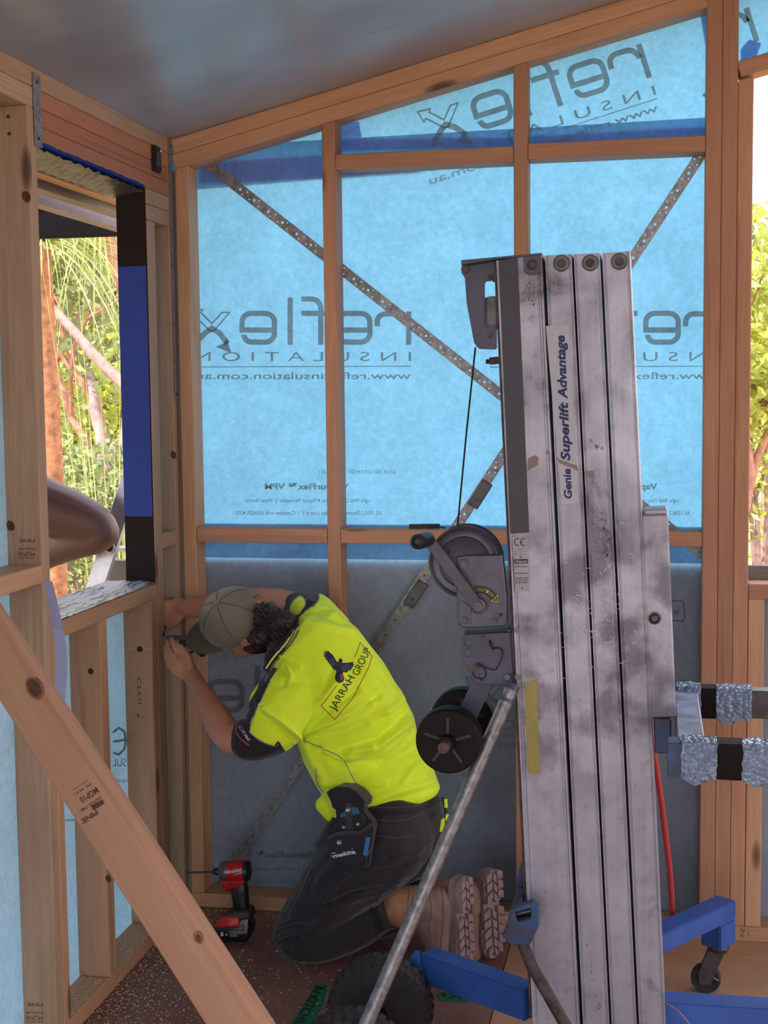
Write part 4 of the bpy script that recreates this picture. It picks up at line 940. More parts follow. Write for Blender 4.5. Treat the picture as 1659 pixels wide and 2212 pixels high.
# ---- green printed tape on the floor
GRN = plain('green_tape', srgb(22, 112, 78), .45, 0, .12, 30)
def floor_tape(pts, label, texts):
    f = lambda x, y: at(x, y, 'Z', .001); r = empty('floor_tape', f(*pts[0]), label, 'tape')
    bm = bmesh.new(); plate_into(bm, [pts], f, (0, 0, .0006)); from_bm('tape', bm, GRN, r)
    print_on('lettering', texts, lambda x, y: at(x, y, 'Z', .0022), PRINT_DK, r)
def perp_text(s, p, q, h, bold=.02): return along(p, q, h, s, 0, bold)
def warp(s, p, q, wx, bold=.03):
    """letters stacked down the strip from p to q; each letter lies across, width vector wx"""
    V, Fc = text2d(s, 0, 1, 0, 1, False, bold); return [(p[0]+(q[0]-p[0])*x-wx[0]*y, p[1]+(q[1]-p[1])*x-wx[1]*y) for x, y in V], Fc
floor_tape([(682, 2127), (708, 2130), (700, 2165), (668, 2225), (618, 2225), (650, 2180)], 'green tape printed in black on the floor left of the big tyre', [warp('N KITCHEN', (682, 2129), (628, 2222), (18, 5))])
floor_tape([(942, 2146), (962, 2143), (1016, 2158), (1010, 2165), (950, 2162)], 'scrap of green tape on the floor between tyre and blue beam', [warp('KI', (1000, 2158), (956, 2152), (-4, -9))])
# ---- sawdust
SAW = plain('sawdust', srgb(214, 182, 146), .9, 0, .1)
random.seed(5); bm = bmesh.new()
def flake(x, y, s, z=.001):
    a = random.uniform(0, PI); b_ = a+random.uniform(1.2, 2.0); p = Vector((x, y, z+random.uniform(0, .003)))
    v1 = bm.verts.new(p); v2 = bm.verts.new(p+Vector((math.cos(a)*s, math.sin(a)*s, random.uniform(0, s*.5)))); v3 = bm.verts.new(p+Vector((math.cos(b_)*s*.6, math.sin(b_)*s*.6, random.uniform(0, s*.6)))); bm.faces.new((v1, v2, v3))
for _ in range(9000):
    y = random.uniform(2.6, 4.08); dx = abs(random.gauss(0, .17)) if random.random() < .8 else random.uniform(0, .9)
    x = XL-.08+dx
    if x > XL and x < XL+.0: continue
    on_plate = XL-.09 < x < XL+.001; z = .0465 if on_plate else .001
    flake(x, y, random.uniform(.0015, .006), z)
for _ in range(1500):
    flake(random.uniform(XL, .1), random.uniform(2.6, 4.05), random.uniform(.0012, .004))
for _ in range(900): flake(random.uniform(XL, XL+.8), D-abs(random.gauss(0, .06)), random.uniform(.0015, .005))
tag(from_bm('sawdust', bm, SAW, recalc=False), 'pale sawdust and shavings scattered on the floor by the window wall', 'sawdust', kind='stuff')
# ---- impact driver
RED = plain('red_plastic', srgb(178, 26, 28), .4, 0, .08); GREYP = plain('grey_plastic', srgb(120, 116, 120), .5, 0, .1)
YD = 3.93
fD = lambda x, y: at(x, y, 'Y', YD)
base = at(500, 2036, 'Z', 0); YD = base.y
drv = empty('impact_driver', (base.x, base.y, 0), 'red and black cordless impact driver standing on its battery by the wall', 'power tool')
def dplate(name, pts, y0, dep, mat, bev=.004, holes=[]): return pplate(name, [pts]+holes, YD+y0, dep, mat, drv, bev, .8)
ax0, ax1 = at(540, 1878, 'Y', YD), at(470, 1881, 'Y', YD); axd = (ax1-ax0).normalized(); L_ = (ax1-ax0).length
lathe('motor_housing', [(0, .012), (.001, .024), (.010, .030), (.030, .031), (.062, .030), (.066, .027)], at(537, 1880, 'Y', YD), axd, RED, drv, 36)
lathe('rear_cap', [(0, .02), (.002, .0285), (.010, .0315), (.012, .0315)], at(539, 1880, 'Y', YD), axd, BLACK_PL, drv, 36)
lathe('gear_case', [(.060, .0285), (.066, .0305), (.080, .030), (.088, .025), (.091, .014)], at(537, 1880, 'Y', YD), axd, plain('grey_case', srgb(84, 82, 86), .45, .2), drv, 36)
lathe('chuck', [(.088, .009), (.092, .011), (.103, .011), (.105, .008), (.112, .007)], at(537, 1880, 'Y', YD), axd, BLACK_PL, drv, 24)
b0 = at(537, 1880, 'Y', YD)+axd*.11; cyl('driver_bit', b0, b0+axd*.085+Vector((0, 0, .001)), .0032, STEEL, drv, n=6)
dplate('handle_top', [(473, 1899), (530, 1895), (528, 1908), (520, 1918), (497, 1922), (494, 1930), (485, 1926), (480, 1912)], -.018, .036, RED)
dplate('trigger', [(480, 1905), (490, 1905), (496, 1924), (487, 1925), (480, 1918)], -.008, .016, BLACK_PL, .002)
dplate('handle', [(496, 1922), (526, 1904), (531, 1925), (533, 1960), (535, 1975), (506, 1978), (500, 1945)], -.017, .034, BLACK_PL, .006)
dplate('handle_foot', [(483, 1978), (497, 1970), (537, 1968), (540, 1980), (540, 1992), (470, 1994), (474, 1984)], -.03, .06, plain('dark_grip', srgb(44, 40, 42), .6), .005)
dplate('battery_clip', [(463, 1998), (480, 1980), (515, 1981), (520, 1999), (520, 2006), (462, 2008)], -.034, .068, RED, .004)
dplate('battery', [(459, 2004), (536, 2000), (538, 2012), (534, 2036), (468, 2036), (462, 2020)], -.037, .074, BLACK_PL, .005)
dplate('belt_clip', [(521, 1988), (536, 1986), (534, 2018), (512, 2018)], -.041, .004, GREYP, .001)
fr = lambda o_: (lambda x, y: at(x, y, 'Y', YD+o_))
WINK = plain('white_print', srgb(205, 200, 205), .6, 0, .03)
def onc(x, y):
    p = at(x, y, 'Y', YD-.025); dz = p.z-(ax0.z); p.y = YD-math.sqrt(max(0, .0312**2-dz*dz))-.0008; return p
print_on('lettering', [along((487, 1887), (523, 1880), 8, 'Milwaukee', .25, .02), stroke2d([(490, 1892), (510, 1888), (523, 1884)], 1.2)], onc, WINK, drv)
print_on('lettering', [text2d('5', 476, 483, 2022, 8, False, .04), text2d('.0', 485, 492, 2021, 4), text2d('LITHIUM', 496, 512, 2015, 3), stroke2d([(498, 2018), (511, 2018), (511, 2022), (498, 2022)], 1, True)], fr(-.0378), WINK, drv)
print_on('lettering', [stroke2d([(526, 1994), (520, 2002), (530, 2002)], 1.6), poly2d([(521, 2007), (527, 2006), (527, 2010), (521, 2011)])], fr(-.0418), PRINT_DK, drv)

# ================================================================ OUTSIDE
ground_m = plain('bush_floor', srgb(170, 140, 96), .95, 0, .25, 3, 0)
bm = bmesh.new(); bmesh.ops.create_grid(bm, x_segments=60, y_segments=60, size=45)
for v_ in bm.verts: v_.co.z = -.45+.12*math.sin(v_.co.x*.7)*math.cos(v_.co.y*.5)+max(0, v_.co.y-12)*.05
gr = from_bm('ground', bm, ground_m); gr.location = (0, 22, 0); tag(gr, kind='structure')
# cladding on the outside of the lower back wall: keeps the daylight off the lower wrap
CLAD = PINE_GREY
clad = empty('wall_outer', (0, DW+.05, 0), kind='structure')
zc = wz(1000, 1212)[1]; nb = 7; bh = (zc+.06)/nb
for i in range(nb): aabox('cladding_board', (XO-.05, DW+.014, -.06+i*bh), (xr_end+.002, DW+.034, -.06+(i+1)*bh-.002), CLAD, clad, .002)
zc2 = at(1640, 1219, 'Y', DW+.03).z
for i in range(nb): aabox('cladding_board', (xr_end+.004, DW+.014, -.06+i*(zc2+.06)/nb), (xr_end+1.6, DW+.034, -.06+(i+1)*(zc2+.06)/nb-.002), CLAD, clad, .002)
# verandah outside the window: roof sheet, battens, purlin, dark beam
ver = empty('verandah_roof', (-2.6, 3.2, 2.3), kind='structure'); tag(ver, kind='structure')
zb0 = 2.27
vp = lambda x, y, X: at(x, y, 'X', X)
def yline(name, p1, p2, X, w, h, mat, y0=-.5, y1=4.55):
    z = (vp(*p1, X).z+vp(*p2, X).z)/2; aabox(name, (X-w/2, y0, z-h), (X+w/2, y1, z), mat, ver, .002)
yline('batten', (75, 346), (262, 418), XO-.14, .05, .038, PINE, y1=4.8)
yline('batten', (78, 372), (262, 440), XO-.20, .05, .05, PINE_GREY, y1=4.8)
yline('purlin', (78, 398), (264, 468), XO-.32, .05, .06, plain('lilac_primer_steel', srgb(140, 124, 140), .5, .3, .15), y1=5.0)
zp = vp(170, 440, XO-.32).z
bm = bmesh.new(); 
vs = [bm.verts.new(p) for p in ((XO-.01, -3.5, zt+.12), (XO-.01, 4.6, zt+.12), (-4.6, 4.6, zt-.12), (-4.6, -3.5, zt-.12))]; bm.faces.new(vs); bmesh.ops.solidify(bm, geom=list(bm.faces), thickness=.03)
from_bm('roof_sheet', bm, plain('roof_underside', srgb(70, 62, 66), .8, 0), ver)
bz1 = at(170, 431, 'Y', 5.0).z; bz0 = at(170, 510, 'Y', 5.0).z
aabox('verandah_beam', (-4.6, 5.0, bz0), (at(330, 470, 'Y', 5.0).x, 5.06, bz1-.012), plain('charcoal_steel', srgb(15, 12, 15), .8, 0, .1, 30, 0, .1), ver, .002)
aabox('beam_flashing', (-4.6, 4.985, bz1-.014), (at(330, 470, 'Y', 5.0).x, 5.075, bz1), plain('flashing', srgb(96, 88, 100), .4, .5), ver, .001)
# roof behind the camera, keeps the sun off the room
rb = empty('roof', (0, -3, 2.9), kind='structure')
bm = bmesh.new(); vs = [bm.verts.new(p) for p in ((XL-.12, -3.6, ceil_z(XL-.12)+.1), (3.3, -3.6, ceil_z(3.3)+.1), (3.3, -.2, ceil_z(3.3)+.11), (XL-.12, -.2, ceil_z(XL-.12)+.11))]; bm.faces.new(vs); bmesh.ops.solidify(bm, geom=list(bm.faces), thickness=.04); from_bm('roof_sheet', bm, CEIL, rb)
# unseen house walls around and behind the camera, added to dim the room
PLB = plain('house_wall_board', srgb(150, 146, 150), .8, 0, .05, 4)
wr_ = empty('wall_right', (3.3, 0, 0), kind='structure'); aabox('wall_board', (3.3, -3.6, 0), (3.35, .6, 3.55), PLB, wr_, 0); aabox('wall_board', (3.3, 3.2, 0), (3.35, 4.2, 3.55), PLB, wr_, 0); aabox('wall_board', (3.3, .6, 2.4), (3.35, 3.2, 3.55), PLB, wr_, 0)
wf_ = empty('wall_front', (0, -3.6, 0), kind='structure')
aabox('wall_board', (XL-.1, -3.62, 0), (-.9, -3.58, 2.4), PLB, wf_, 0); aabox('wall_board', (1.9, -3.62, 0), (3.3, -3.58, 2.9), PLB, wf_, 0)
# ---- ladder and plank outside the window
lad = empty('ladder', at(200, 1400, 'Y', 4.55), 'silver aluminium step ladder leaning outside the window', 'ladder')
ALL = plain('ladder_aluminium', srgb(176, 178, 186), .35, .7, .12, 30)
def stile(p, q, Y1, Y2, w):
    a = at(*p, 'Y', Y1); b_ = at(*q, 'Y', Y2); d = (b_-a).normalized(); q2 = b_+d*1.0; s = d.cross(Vector((0, 1, 0))).normalized()
    beam('stile', a-d*.3, q2, w, .004, ALL, lad, up=(0, -1, 0), bev=.001)
    for k in (-1, 1): beam('stile_flange', a-d*.3+s*w/2*k+Vector((0, .012, 0)), q2+s*w/2*k+Vector((0, .012, 0)), .004, .028, ALL, lad, up=(0, -1, 0), bev=.001)
    return a, b_, d
a, b_, d = stile((287, 1015), (198, 1290), 4.5, 4.45, .058)
stile((330, 1015), (420, 1290), 4.9, 4.95, .058)
c = at(237, 1183, 'Y', 4.45); lathe('rung_end', [(0, .020), (.004, .020), (.005, .014), (.001, .013)], c, (0, -1, 0), ALL, lad, 24)
cyl('rung_hole', c+Vector((0, -.002, 0)), c+Vector((0, -.003, 0)), .013, BLACKM, lad)
tag(beam('plank', at(214, 1243, 'Y', 4.62), at(214, 1243, 'Y', 4.62)+Vector((1.4, .05, -.01)), .045, .118, PINE_GREY, None, bev=.003), 'weathered grey timber plank on edge behind the ladder outside the window', 'plank')
ra = at(60, 1290, 'Y', 4.9); tag(beam('rail', at(112, 1299, 'Y', 4.9), at(190, 1299, 'Y', 4.9), .06, .022, PINE, None), 'short pine rail just above the sill outside', 'rail')
wbx = at(262, 1177, 'Y', 4.75); tag(beam('bracket', at(250, 1186, 'Y', 4.75), at(330, 1186, 'Y', 4.75), .03, .016, WHITE_PL, None), 'small white bracket behind the ladder rung outside the window', 'bracket')
# ---- planting
def leafm(name, a, b_):
    m, nt, b, o = mat_new(name); tc = nt.nodes.new('ShaderNodeTexCoord'); n = tex(nt, 'ShaderNodeTexNoise', 6, tc.outputs['Object'], Detail=3.0)
    c = ramp(nt, n.outputs[0], [(.35, a), (.65, b_)]); nt.links.new(c, b.inputs['Base Color']); b.inputs['Roughness'].default_value = .5
    t = nt.nodes.new('ShaderNodeBsdfTranslucent'); nt.links.new(c, t.inputs[0]); ms = nt.nodes.new('ShaderNodeMixShader'); ms.inputs[0].default_value = .35
    nt.links.new(b.outputs[0], ms.inputs[1]); nt.links.new(t.outputs[0], ms.inputs[2]); nt.links.new(ms.outputs[0], o.inputs[0]); return m
LF = [leafm('grey_green_leaves', srgb(120, 136, 84), srgb(160, 168, 110)), leafm('yellow_green_leaves', srgb(150, 160, 60), srgb(190, 190, 90)), leafm('olive_leaves', srgb(96, 110, 60), srgb(140, 140, 84)), leafm('rusty_leaves', srgb(180, 140, 100), srgb(200, 170, 120))]
BARK = [plain('grey_bark', srgb(150, 124, 118), .9, 0, .25, 12, .4), plain('pink_bark', srgb(186, 132, 112), .9, 0, .25, 12, .4)]
REED = leafm('reed_green', srgb(150, 166, 84), srgb(206, 210, 140))
def leaves_into(bm, c, rad, n, ls, rng, droop=.5):
    for _ in range(n):
        while True:
            u = Vector((rng.uniform(-1, 1), rng.uniform(-1, 1), rng.uniform(-1, 1)))
            if .15 < u.length < 1: break
        p = Vector(c)+Vector((u.x*rad[0], u.y*rad[1], u.z*rad[2])); d = Vector((rng.gauss(0, 1), rng.gauss(0, 1), rng.gauss(-droop, .8))).normalized(); s = d.orthogonal().normalized()
        s = (Matrix.Rotation(rng.uniform(0, 6.28), 3, d) @ s)*ls*rng.uniform(.14, .26); l = ls*rng.uniform(.6, 1.3)
        v0 = bm.verts.new(p); v1 = bm.verts.new(p+d*l*.5+s); v2 = bm.verts.new(p+d*l); v3 = bm.verts.new(p+d*l*.5-s); bm.faces.new((v0, v1, v2, v3))
def tree(loc, h, lean, seed, bark, leaf, label, group=None, r0=.09, nl=1400, ls=.14, first=.25, name='gum_tree'):
    rng = random.Random(seed); root = empty(name, loc, label, 'tree', group); loc = Vector(loc)
    tips = []; bm = bmesh.new()
    def grow(p, d, L, r, lvl):
        pts = [p]; rr = [r]; n = 7
        for i in range(n):
            d = (d+Vector((rng.gauss(0, .16), rng.gauss(0, .16), rng.gauss(.02, .09)))).normalized(); pts.append(pts[-1]+d*L/n); rr.append(r*(1-.55*(i+1)/n))
        tube_into(bm, pts, rr, 8 if lvl == 0 else 6); 
        if lvl >= 1: tips.append(pts[-1])
        if lvl < 3:
            for k in range(3 if lvl == 0 else 2):
                i = rng.randint(3, n); dd = (d+Vector((rng.gauss(0, .6), rng.gauss(0, .6), rng.uniform(-.1, .5)))).normalized(); grow(pts[i], dd, L*rng.uniform(.5, .75), rr[i]*.75, lvl+1)
    grow(loc, Vector(lean).normalized(), h*.5, r0, 0)
    from_bm('trunk', bm, bark, root, 1.2)
    bm = bmesh.new()
    for t in tips: leaves_into(bm, t, (h*.10, h*.10, h*.07), nl//len(tips), ls, rng)
    tag(from_bm('foliage', bm, leaf, root, recalc=False), kind='stuff')
def shrub(c, rad, n, leaf, label, seed, ls=.07, group=None):
    rng = random.Random(seed); root = empty('shrub', (c[0], c[1], c[2]-rad[2]), label, 'shrub', group); bm = bmesh.new()
    for _ in range(9):
        q = (c[0]+rng.uniform(-.6, .6)*rad[0], c[1]+rng.uniform(-.5, .5)*rad[1], c[2]+rng.uniform(-.5, .5)*rad[2]); leaves_into(bm, q, tuple(r*.55 for r in rad), n//9, ls, rng, .0)
    tag(from_bm('foliage', bm, leaf, root, recalc=False), kind='stuff')
    bm = bmesh.new(); b0 = Vector((c[0], c[1], -.45))
    for k in range(6): tube_into(bm, [b0, b0+Vector((rng.uniform(-.3, .3)*rad[0], 0, (c[2]+.45)*.5)), Vector((c[0]+rng.uniform(-.7, .7)*rad[0], c[1]+rng.uniform(-.4, .4)*rad[1], c[2]+rad[2]*.5))], [.03, .02, .008], 5)
    from_bm('stems', bm, BARK[0], root)
def W_(px, py, Y): return at(px, py, 'Y', Y)
def gx(px, Y): p = at(px, 1100, 'Y', Y); return (p.x, Y, -.45)
tree(gx(148, 9.0), 5.2, (.12, .1, 1), 21, BARK[0], LF[0], 'forked grey gum tree in the middle of the window view', None, .13, 2400, .12)
tree(gx(100, 10.5), 6.0, (.25, 0, 1), 5, BARK[1], LF[1], 'pinkish gum tree leaning right at the left of the window view', None, .10, 2400, .13)
tree(gx(262, 10.0), 5.0, (-.25, 0, 1), 9, BARK[1], LF[2], 'olive-leaved tree leaning left at the right of the window view', None, .08, 2000, .12)
G = 'trees in the bush behind the house'
k = 0
for px, Y, h in ((40, 15, 8), (130, 17, 7), (215, 16, 6.5), (300, 15, 8), (180, 22, 9), (90, 24, 9)):
    tree(gx(px, Y), h, (random.uniform(-.2, .2), 0, 1), 40+k, BARK[k % 2], LF[k % 3], 'gum tree in the distant bush behind the near trees seen through the window', G, .12, 1900, .22); k += 1
for i, (px, py, Y, rad, n, lf, lb_, ls) in enumerate((
    (120, 1120, 8.0, (.75, .5, .75), 2600, 0, 'grey-green shrub below the knee beside the near stud', .07),
    (230, 1120, 8.6, (.8, .5, .6), 2600, 2, 'olive shrub behind the ladder outside the window', .07),
    (180, 950, 13.0, (1.6, .8, 1.3), 3400, 1, 'yellow-green bush between the two gum trunks', .11),
    (90, 850, 14.0, (1.4, .8, 1.5), 3400, 0, 'tall grey-green bush at the left of the window view', .12),
    (270, 880, 14.0, (1.4, .8, 1.5), 3400, 2, 'tall olive bush at the right of the window view', .12),
    (170, 760, 20.0, (3.6, 1, 3.2), 5200, 1, 'far band of sunlit bush filling the window view', .2))):
    p = W_(px, py, Y); shrub((p.x, p.y, p.z), rad, n, LF[lf], lb_, 60+i, ls)
# grass tree with long arching leaves, upper left of the window
def blades(name, root, c, n, L, up, sd, w=.008, spread=1.0):
    rng = random.Random(sd); bm = bmesh.new()
    for _ in range(n):
        a = rng.uniform(0, 2*PI); e = rng.uniform(*up); d = Vector((math.cos(a)*math.cos(e)*spread, math.sin(a)*math.cos(e)*spread, math.sin(e))); l = L*rng.uniform(.6, 1.15); p = Vector(c); s = d.cross(Vector((0, 0, 1))).normalized()*w; prev = None
        for i in range(9):
            t = i/8; vv = (bm.verts.new(p+s*(1-t*.9)), bm.verts.new(p-s*(1-t*.9)))
            if prev: bm.faces.new((prev[0], prev[1], vv[1], vv[0]))
            prev = vv; p = p+d*l/8; d = (d+Vector((0, 0, -.20*(.4+t)*spread))).normalized()
    tag(from_bm(name, bm, REED, root, recalc=False), kind='stuff')
gt = W_(92, 540, 6.6); gtr = empty('grass_tree', (gt.x, gt.y, -.45), 'grass tree with rusty trunk and long arching leaves by the near stud', 'tree')
bm = bmesh.new(); tube_into(bm, [(gt.x, gt.y, -.45), (gt.x+.03, gt.y, 1.0), (gt.x-.03, gt.y, gt.z)], [.06, .05, .07], 12); from_bm('trunk', bm, plain('rusty_thatch', srgb(186, 126, 90), .95, 0, .3, 25, .5), gtr, 1.2)
blades('leaves', gtr, (gt.x, gt.y, gt.z+.05), 260, 1.25, (-.3, 1.3), 4, .007)
gt = W_(210, 430, 7.5); gtr = empty('grass_tree', (gt.x, gt.y, -.45), 'grass tree with bright leaves hanging from the top of the window view', 'tree')
bm = bmesh.new(); tube_into(bm, [(gt.x+.9, gt.y, -.45), (gt.x+.5, gt.y, 1.0), (gt.x, gt.y, gt.z)], [.05, .04, .04], 12); from_bm('trunk', bm, BARK[1], gtr, 1.2)
blades('leaves', gtr, (gt.x, gt.y, gt.z+.05), 240, 1.3, (-.8, 1.0), 14, .006)
rd = W_(243, 1190, 6.2); rdr = empty('reed_clump', (rd.x, rd.y, -.45), 'clump of tall lime-green reeds standing behind the ladder', 'plant')
blades('leaves', rdr, (rd.x, rd.y, -.4), 22, 2.7, (1.15, 1.5), 8, .009, .25)
rd = W_(215, 1280, 5.9); rdr = empty('reed_clump', (rd.x, rd.y, -.45), 'short clump of lime-green reeds low beside the ladder foot', 'plant')
blades('leaves', rdr, (rd.x, rd.y, -.4), 60, 1.2, (1.0, 1.5), 18, .008, .4)
# right-hand opening
tree(gx(1655, 9), 3.5, (.1, .1, 1), 81, BARK[1], LF[1], 'yellowish gum tree seen through the opening at the right edge', None, .12, 3800, .11)
tree(gx(1640, 14), 5.0, (.0, .1, 1), 82, BARK[0], LF[0], 'grey gum tree farther off through the right-hand opening', None, .1, 3800, .15)
p = W_(1650, 760, 12); shrub((p.x, p.y, p.z-.3), (1.2, .8, 1.6), 3600, LF[1], 'sunlit bush low in the right-hand opening', 90, .1)
# ================================================================ PEOPLE
def PX(x, y, Y): return at(x, y, 'Y', Y)
def limb(bm, pts, n=14, k=4):
    """pts: (px, py, Y, radius m)"""
    Q = spline([tuple(PX(p[0], p[1], p[2]))+(p[3],) for p in pts], k)
    tube_into(bm, [q[:3] for q in Q], [float(q[3]) for q in Q], n)
    for q in (Q[0], Q[-1]): sph_into(bm, q[:3], float(q[3])*.98, n, 8)
def ellip(bm, c, r, X=(1, 0, 0), Yv=None, u=20, v=12):
    X = Vector(X).normalized(); Yv = Vector(Yv or (0, 1, 0)); Yv = (Yv-X*Yv.dot(X)).normalized(); Z = X.cross(Yv)
    k = bmesh.ops.create_uvsphere(bm, u_segments=u, v_segments=v, radius=1)
    for q in k['verts']: q.co = Vector(c)+X*q.co.x*r[0]+Yv*q.co.y*r[1]+Z*q.co.z*r[2]
def fuse(name, bm, vox, mat, par=None, smooth=6, mats=None):
    bmesh.ops.recalc_face_normals(bm, faces=bm.faces)
    me = bpy.data.meshes.new('tmp'); bm.to_mesh(me); bm.free(); ob = bpy.data.objects.new('tmp', me); C.objects.link(ob)
    md = ob.modifiers.new('r', 'REMESH'); md.mode = 'VOXEL'; md.voxel_size = vox; md.use_smooth_shade = True
    if smooth: s = ob.modifiers.new('s', 'SMOOTH'); s.iterations = smooth; s.factor = .5
    dg = bpy.context.evaluated_depsgraph_get(); me2 = bpy.data.meshes.new_from_object(ob.evaluated_get(dg)); bpy.data.objects.remove(ob)
    me2.materials.clear()
    return link(name, me2, mat, par, True, mats)
def np_co(me): a = np.empty(len(me.vertices)*3, np.float32); me.vertices.foreach_get('co', a); return a.reshape(-1, 3).astype(float)
def np_no(me): a = np.empty(len(me.vertices)*3, np.float32); me.vertex_normals.foreach_get('vector', a); return a.reshape(-1, 3).astype(float)
R3 = np.array([_R, _U, _F])
def np_px(co):
    d = (co-np.array([0, 0, CAM_H])) @ R3.T; return np.stack([829.5+F_PX*d[:, 0]/d[:, 2], 1106-F_PX*d[:, 1]/d[:, 2]], 1)
def seg_d(P, poly):
    best = np.full(len(P), 1e9)
    for a, b_ in zip(poly[:-1], poly[1:]):
        a = np.array(a, float); b_ = np.array(b_, float); ab = b_-a; t = np.clip(((P-a) @ ab)/(ab @ ab), 0, 1); best = np.minimum(best, np.linalg.norm(P-a-t[:, None]*ab, axis=1))
    return best
def folds(ob, lst, facing=True, gain=2.3):
    """lst: (polyline on the photo's grid, width px, height m): cloth folds on the near side"""
    me = ob.data; co = np_co(me); no = np_no(me); P = np_px(co); h = np.zeros(len(co))
    vd = co-np.array([0, 0, CAM_H]); vd /= np.linalg.norm(vd, axis=1)[:, None]; f = np.clip(-(no*vd).sum(1)*1.6, 0, 1) if facing else 1
    for poly, w, a in lst: h += gain*a*np.exp(-(seg_d(P, poly)/w)**2)*f
    co += no*h[:, None]; me.vertices.foreach_set('co', co.astype(np.float32).ravel()); me.update()
def ripple(ob, fr, amp, dirv=(1, 0, 0)):
    from mathutils import noise
    me = ob.data; no = np_no(me); co = np_co(me); h = np.array([noise.noise(Vector((c[0]*fr[0], c[1]*fr[1], c[2]*fr[2])))*amp for c in co]); co += no*h[:, None]; me.vertices.foreach_set('co', co.astype(np.float32).ravel()); me.update()
def inpoly(P, poly):
    x, y = P[:, 0], P[:, 1]; ins = np.zeros(len(P), bool); n = len(poly)
    for i in range(n):
        x1, y1 = poly[i]; x2, y2 = poly[(i+1) % n]; c = ((y1 > y) != (y2 > y)); 
        with np.errstate(divide='ignore', invalid='ignore'): xx = (x2-x1)*(y-y1)/(y2-y1)+x1
        ins ^= c & (x < xx)
    return ins
def zones(ob, polys):
    """paint material slots on the side towards the viewer by outlines (index, polygon)"""
    me = ob.data; n = len(me.polygons); cc = np.empty(n*3, np.float32); me.polygons.foreach_get('center', cc); P = np_px(cc.reshape(-1, 3).astype(float)); idx = np.zeros(n, np.int32)
    for i, poly in polys: idx[inpoly(P, poly)] = i
    me.polygons.foreach_set('material_index', idx); me.update()
def caster_on(ob, off=.0012):
    me = ob.data; co = [v.co.copy() for v in me.vertices]; bv = BVHTree.FromPolygons(co, [tuple(p.vertices) for p in me.polygons]); o = Vector((0, 0, CAM_H)); last = [None]
    def f(x, y):
        h = bv.ray_cast(o, ray(x, y).normalized())
        if h[0] is None: return last[0] if last[0] is not None else bv.find_nearest(at(x, y, 'Y', 3.66))[0]
        p = h[0]-ray(x, y).normalized()*off; last[0] = p; return p
    return f
def dense(pts, step=5):
    out = []
    for a, b_ in zip(pts[:-1], pts[1:]):
        n = max(1, int(math.hypot(b_[0]-a[0], b_[1]-a[1])/step)); out += [(a[0]+(b_[0]-a[0])*i/n, a[1]+(b_[1]-a[1])*i/n) for i in range(n)]
    return out+[pts[-1]]
def sp2(pts, k=5): return [tuple(float(a) for a in p) for p in spline(pts, k)]
def skinm(name, col):
    m = plain(name, col, .5, 0, .10, 14, .06); m.node_tree.nodes['Principled BSDF'].inputs['Subsurface Weight'].default_value = .08; m.node_tree.nodes['Principled BSDF'].inputs['Subsurface Radius'].default_value = (.01, .004, .002); return m
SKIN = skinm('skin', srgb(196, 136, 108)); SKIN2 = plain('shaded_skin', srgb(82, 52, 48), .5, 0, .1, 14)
def cloth(name, col, sc_=700, var=.05, rough=.8):
    m, nt, b, o = mat_new(name); v = coords(nt, rnd=False); n = tex(nt, 'ShaderNodeTexNoise', sc_, v, Detail=2.0); n2 = tex(nt, 'ShaderNodeTexNoise', 8, v, Detail=3.0)
    c = ramp(nt, n2.outputs[0], [(.3, tuple(x*(1-var*2) for x in col[:3])+(1,)), (.7, col)]); nt.links.new(c, b.inputs['Base Color']); b.inputs['Roughness'].default_value = rough; b.inputs['Sheen Weight'].default_value = .15; bump(nt, b, n.outputs[0], .2, .0008); return m
HIVIS = cloth('hi_vis_yellow', (.80, 1.0, .02, 1)); NAVY = cloth('black_navy_cloth', srgb(26, 22, 34)); TROU = cloth('charcoal_work_trousers', srgb(36, 30, 37), 500, .12); CAPM = cloth('olive_grey_cap', srgb(122, 112, 98), 900, .08); PIPE = plain('grey_reflective_piping', srgb(150, 150, 152), .35, .3, .05)
HAIR = plain('dark_brown_hair', srgb(52, 34, 30), .5, 0, .3, 60); LEATH = plain('tan_leather', srgb(176, 124, 92), .6, 0, .15, 18, .1); SUEDE = plain('dusty_brown_leather', srgb(150, 118, 108), .75, 0, .15, 14, .1); SOLE = plain('dusty_boot_sole', srgb(150, 124, 124), .85, 0, .15, 30)
wk = empty('person', (PX(760, 2080, 3.75).x, 3.75, 0), 'kneeling worker in yellow hi-vis shirt and grey cap, seen from behind', 'person')
# ---- body: one surface of head, neck, arms with hands, trunk and legs
bm = bmesh.new()
limb(bm, [(862, 1770, 3.72, .11), (800, 1640, 3.72, .11), (735, 1500, 3.72, .125), (680, 1420, 3.74, .09), (630, 1385, 3.75, .06), (585, 1365, 3.75, .058)])
hc = PX(523, 1345, 3.76); hx = (PX(468, 1300, 3.70)-hc).normalized(); fc = (PX(458, 1416, 3.81)-hc); fc = (fc-hx*fc.dot(hx)).normalized()
ellip(bm, hc, (.098, .088, .074), hx, fc); ellip(bm, hc-hx*.045+fc*.035, (.065, .062, .055), hx, fc)
side = hx.cross(fc)
ellip(bm, hc-hx*.02+fc*.098, (.022, .017, .012), hx, fc, 12, 8)                       # nose
ellip(bm, hc-hx*.058+fc*.088, (.008, .012, .022), hx, fc, 12, 8)                      # lips
ellip(bm, hc-hx*.085+fc*.075, (.014, .018, .022), hx, fc, 12, 8)                      # chin
for s_ in (-1, 1):
    ellip(bm, hc+side*s_*.030+fc*.084+hx*.012, (.010, .012, .022), hx, fc, 12, 8)      # brow
    ellip(bm, hc+side*s_*.076-hx*.012-fc*.008, (.030, .018, .009), hx, fc, 12, 8)      # ear
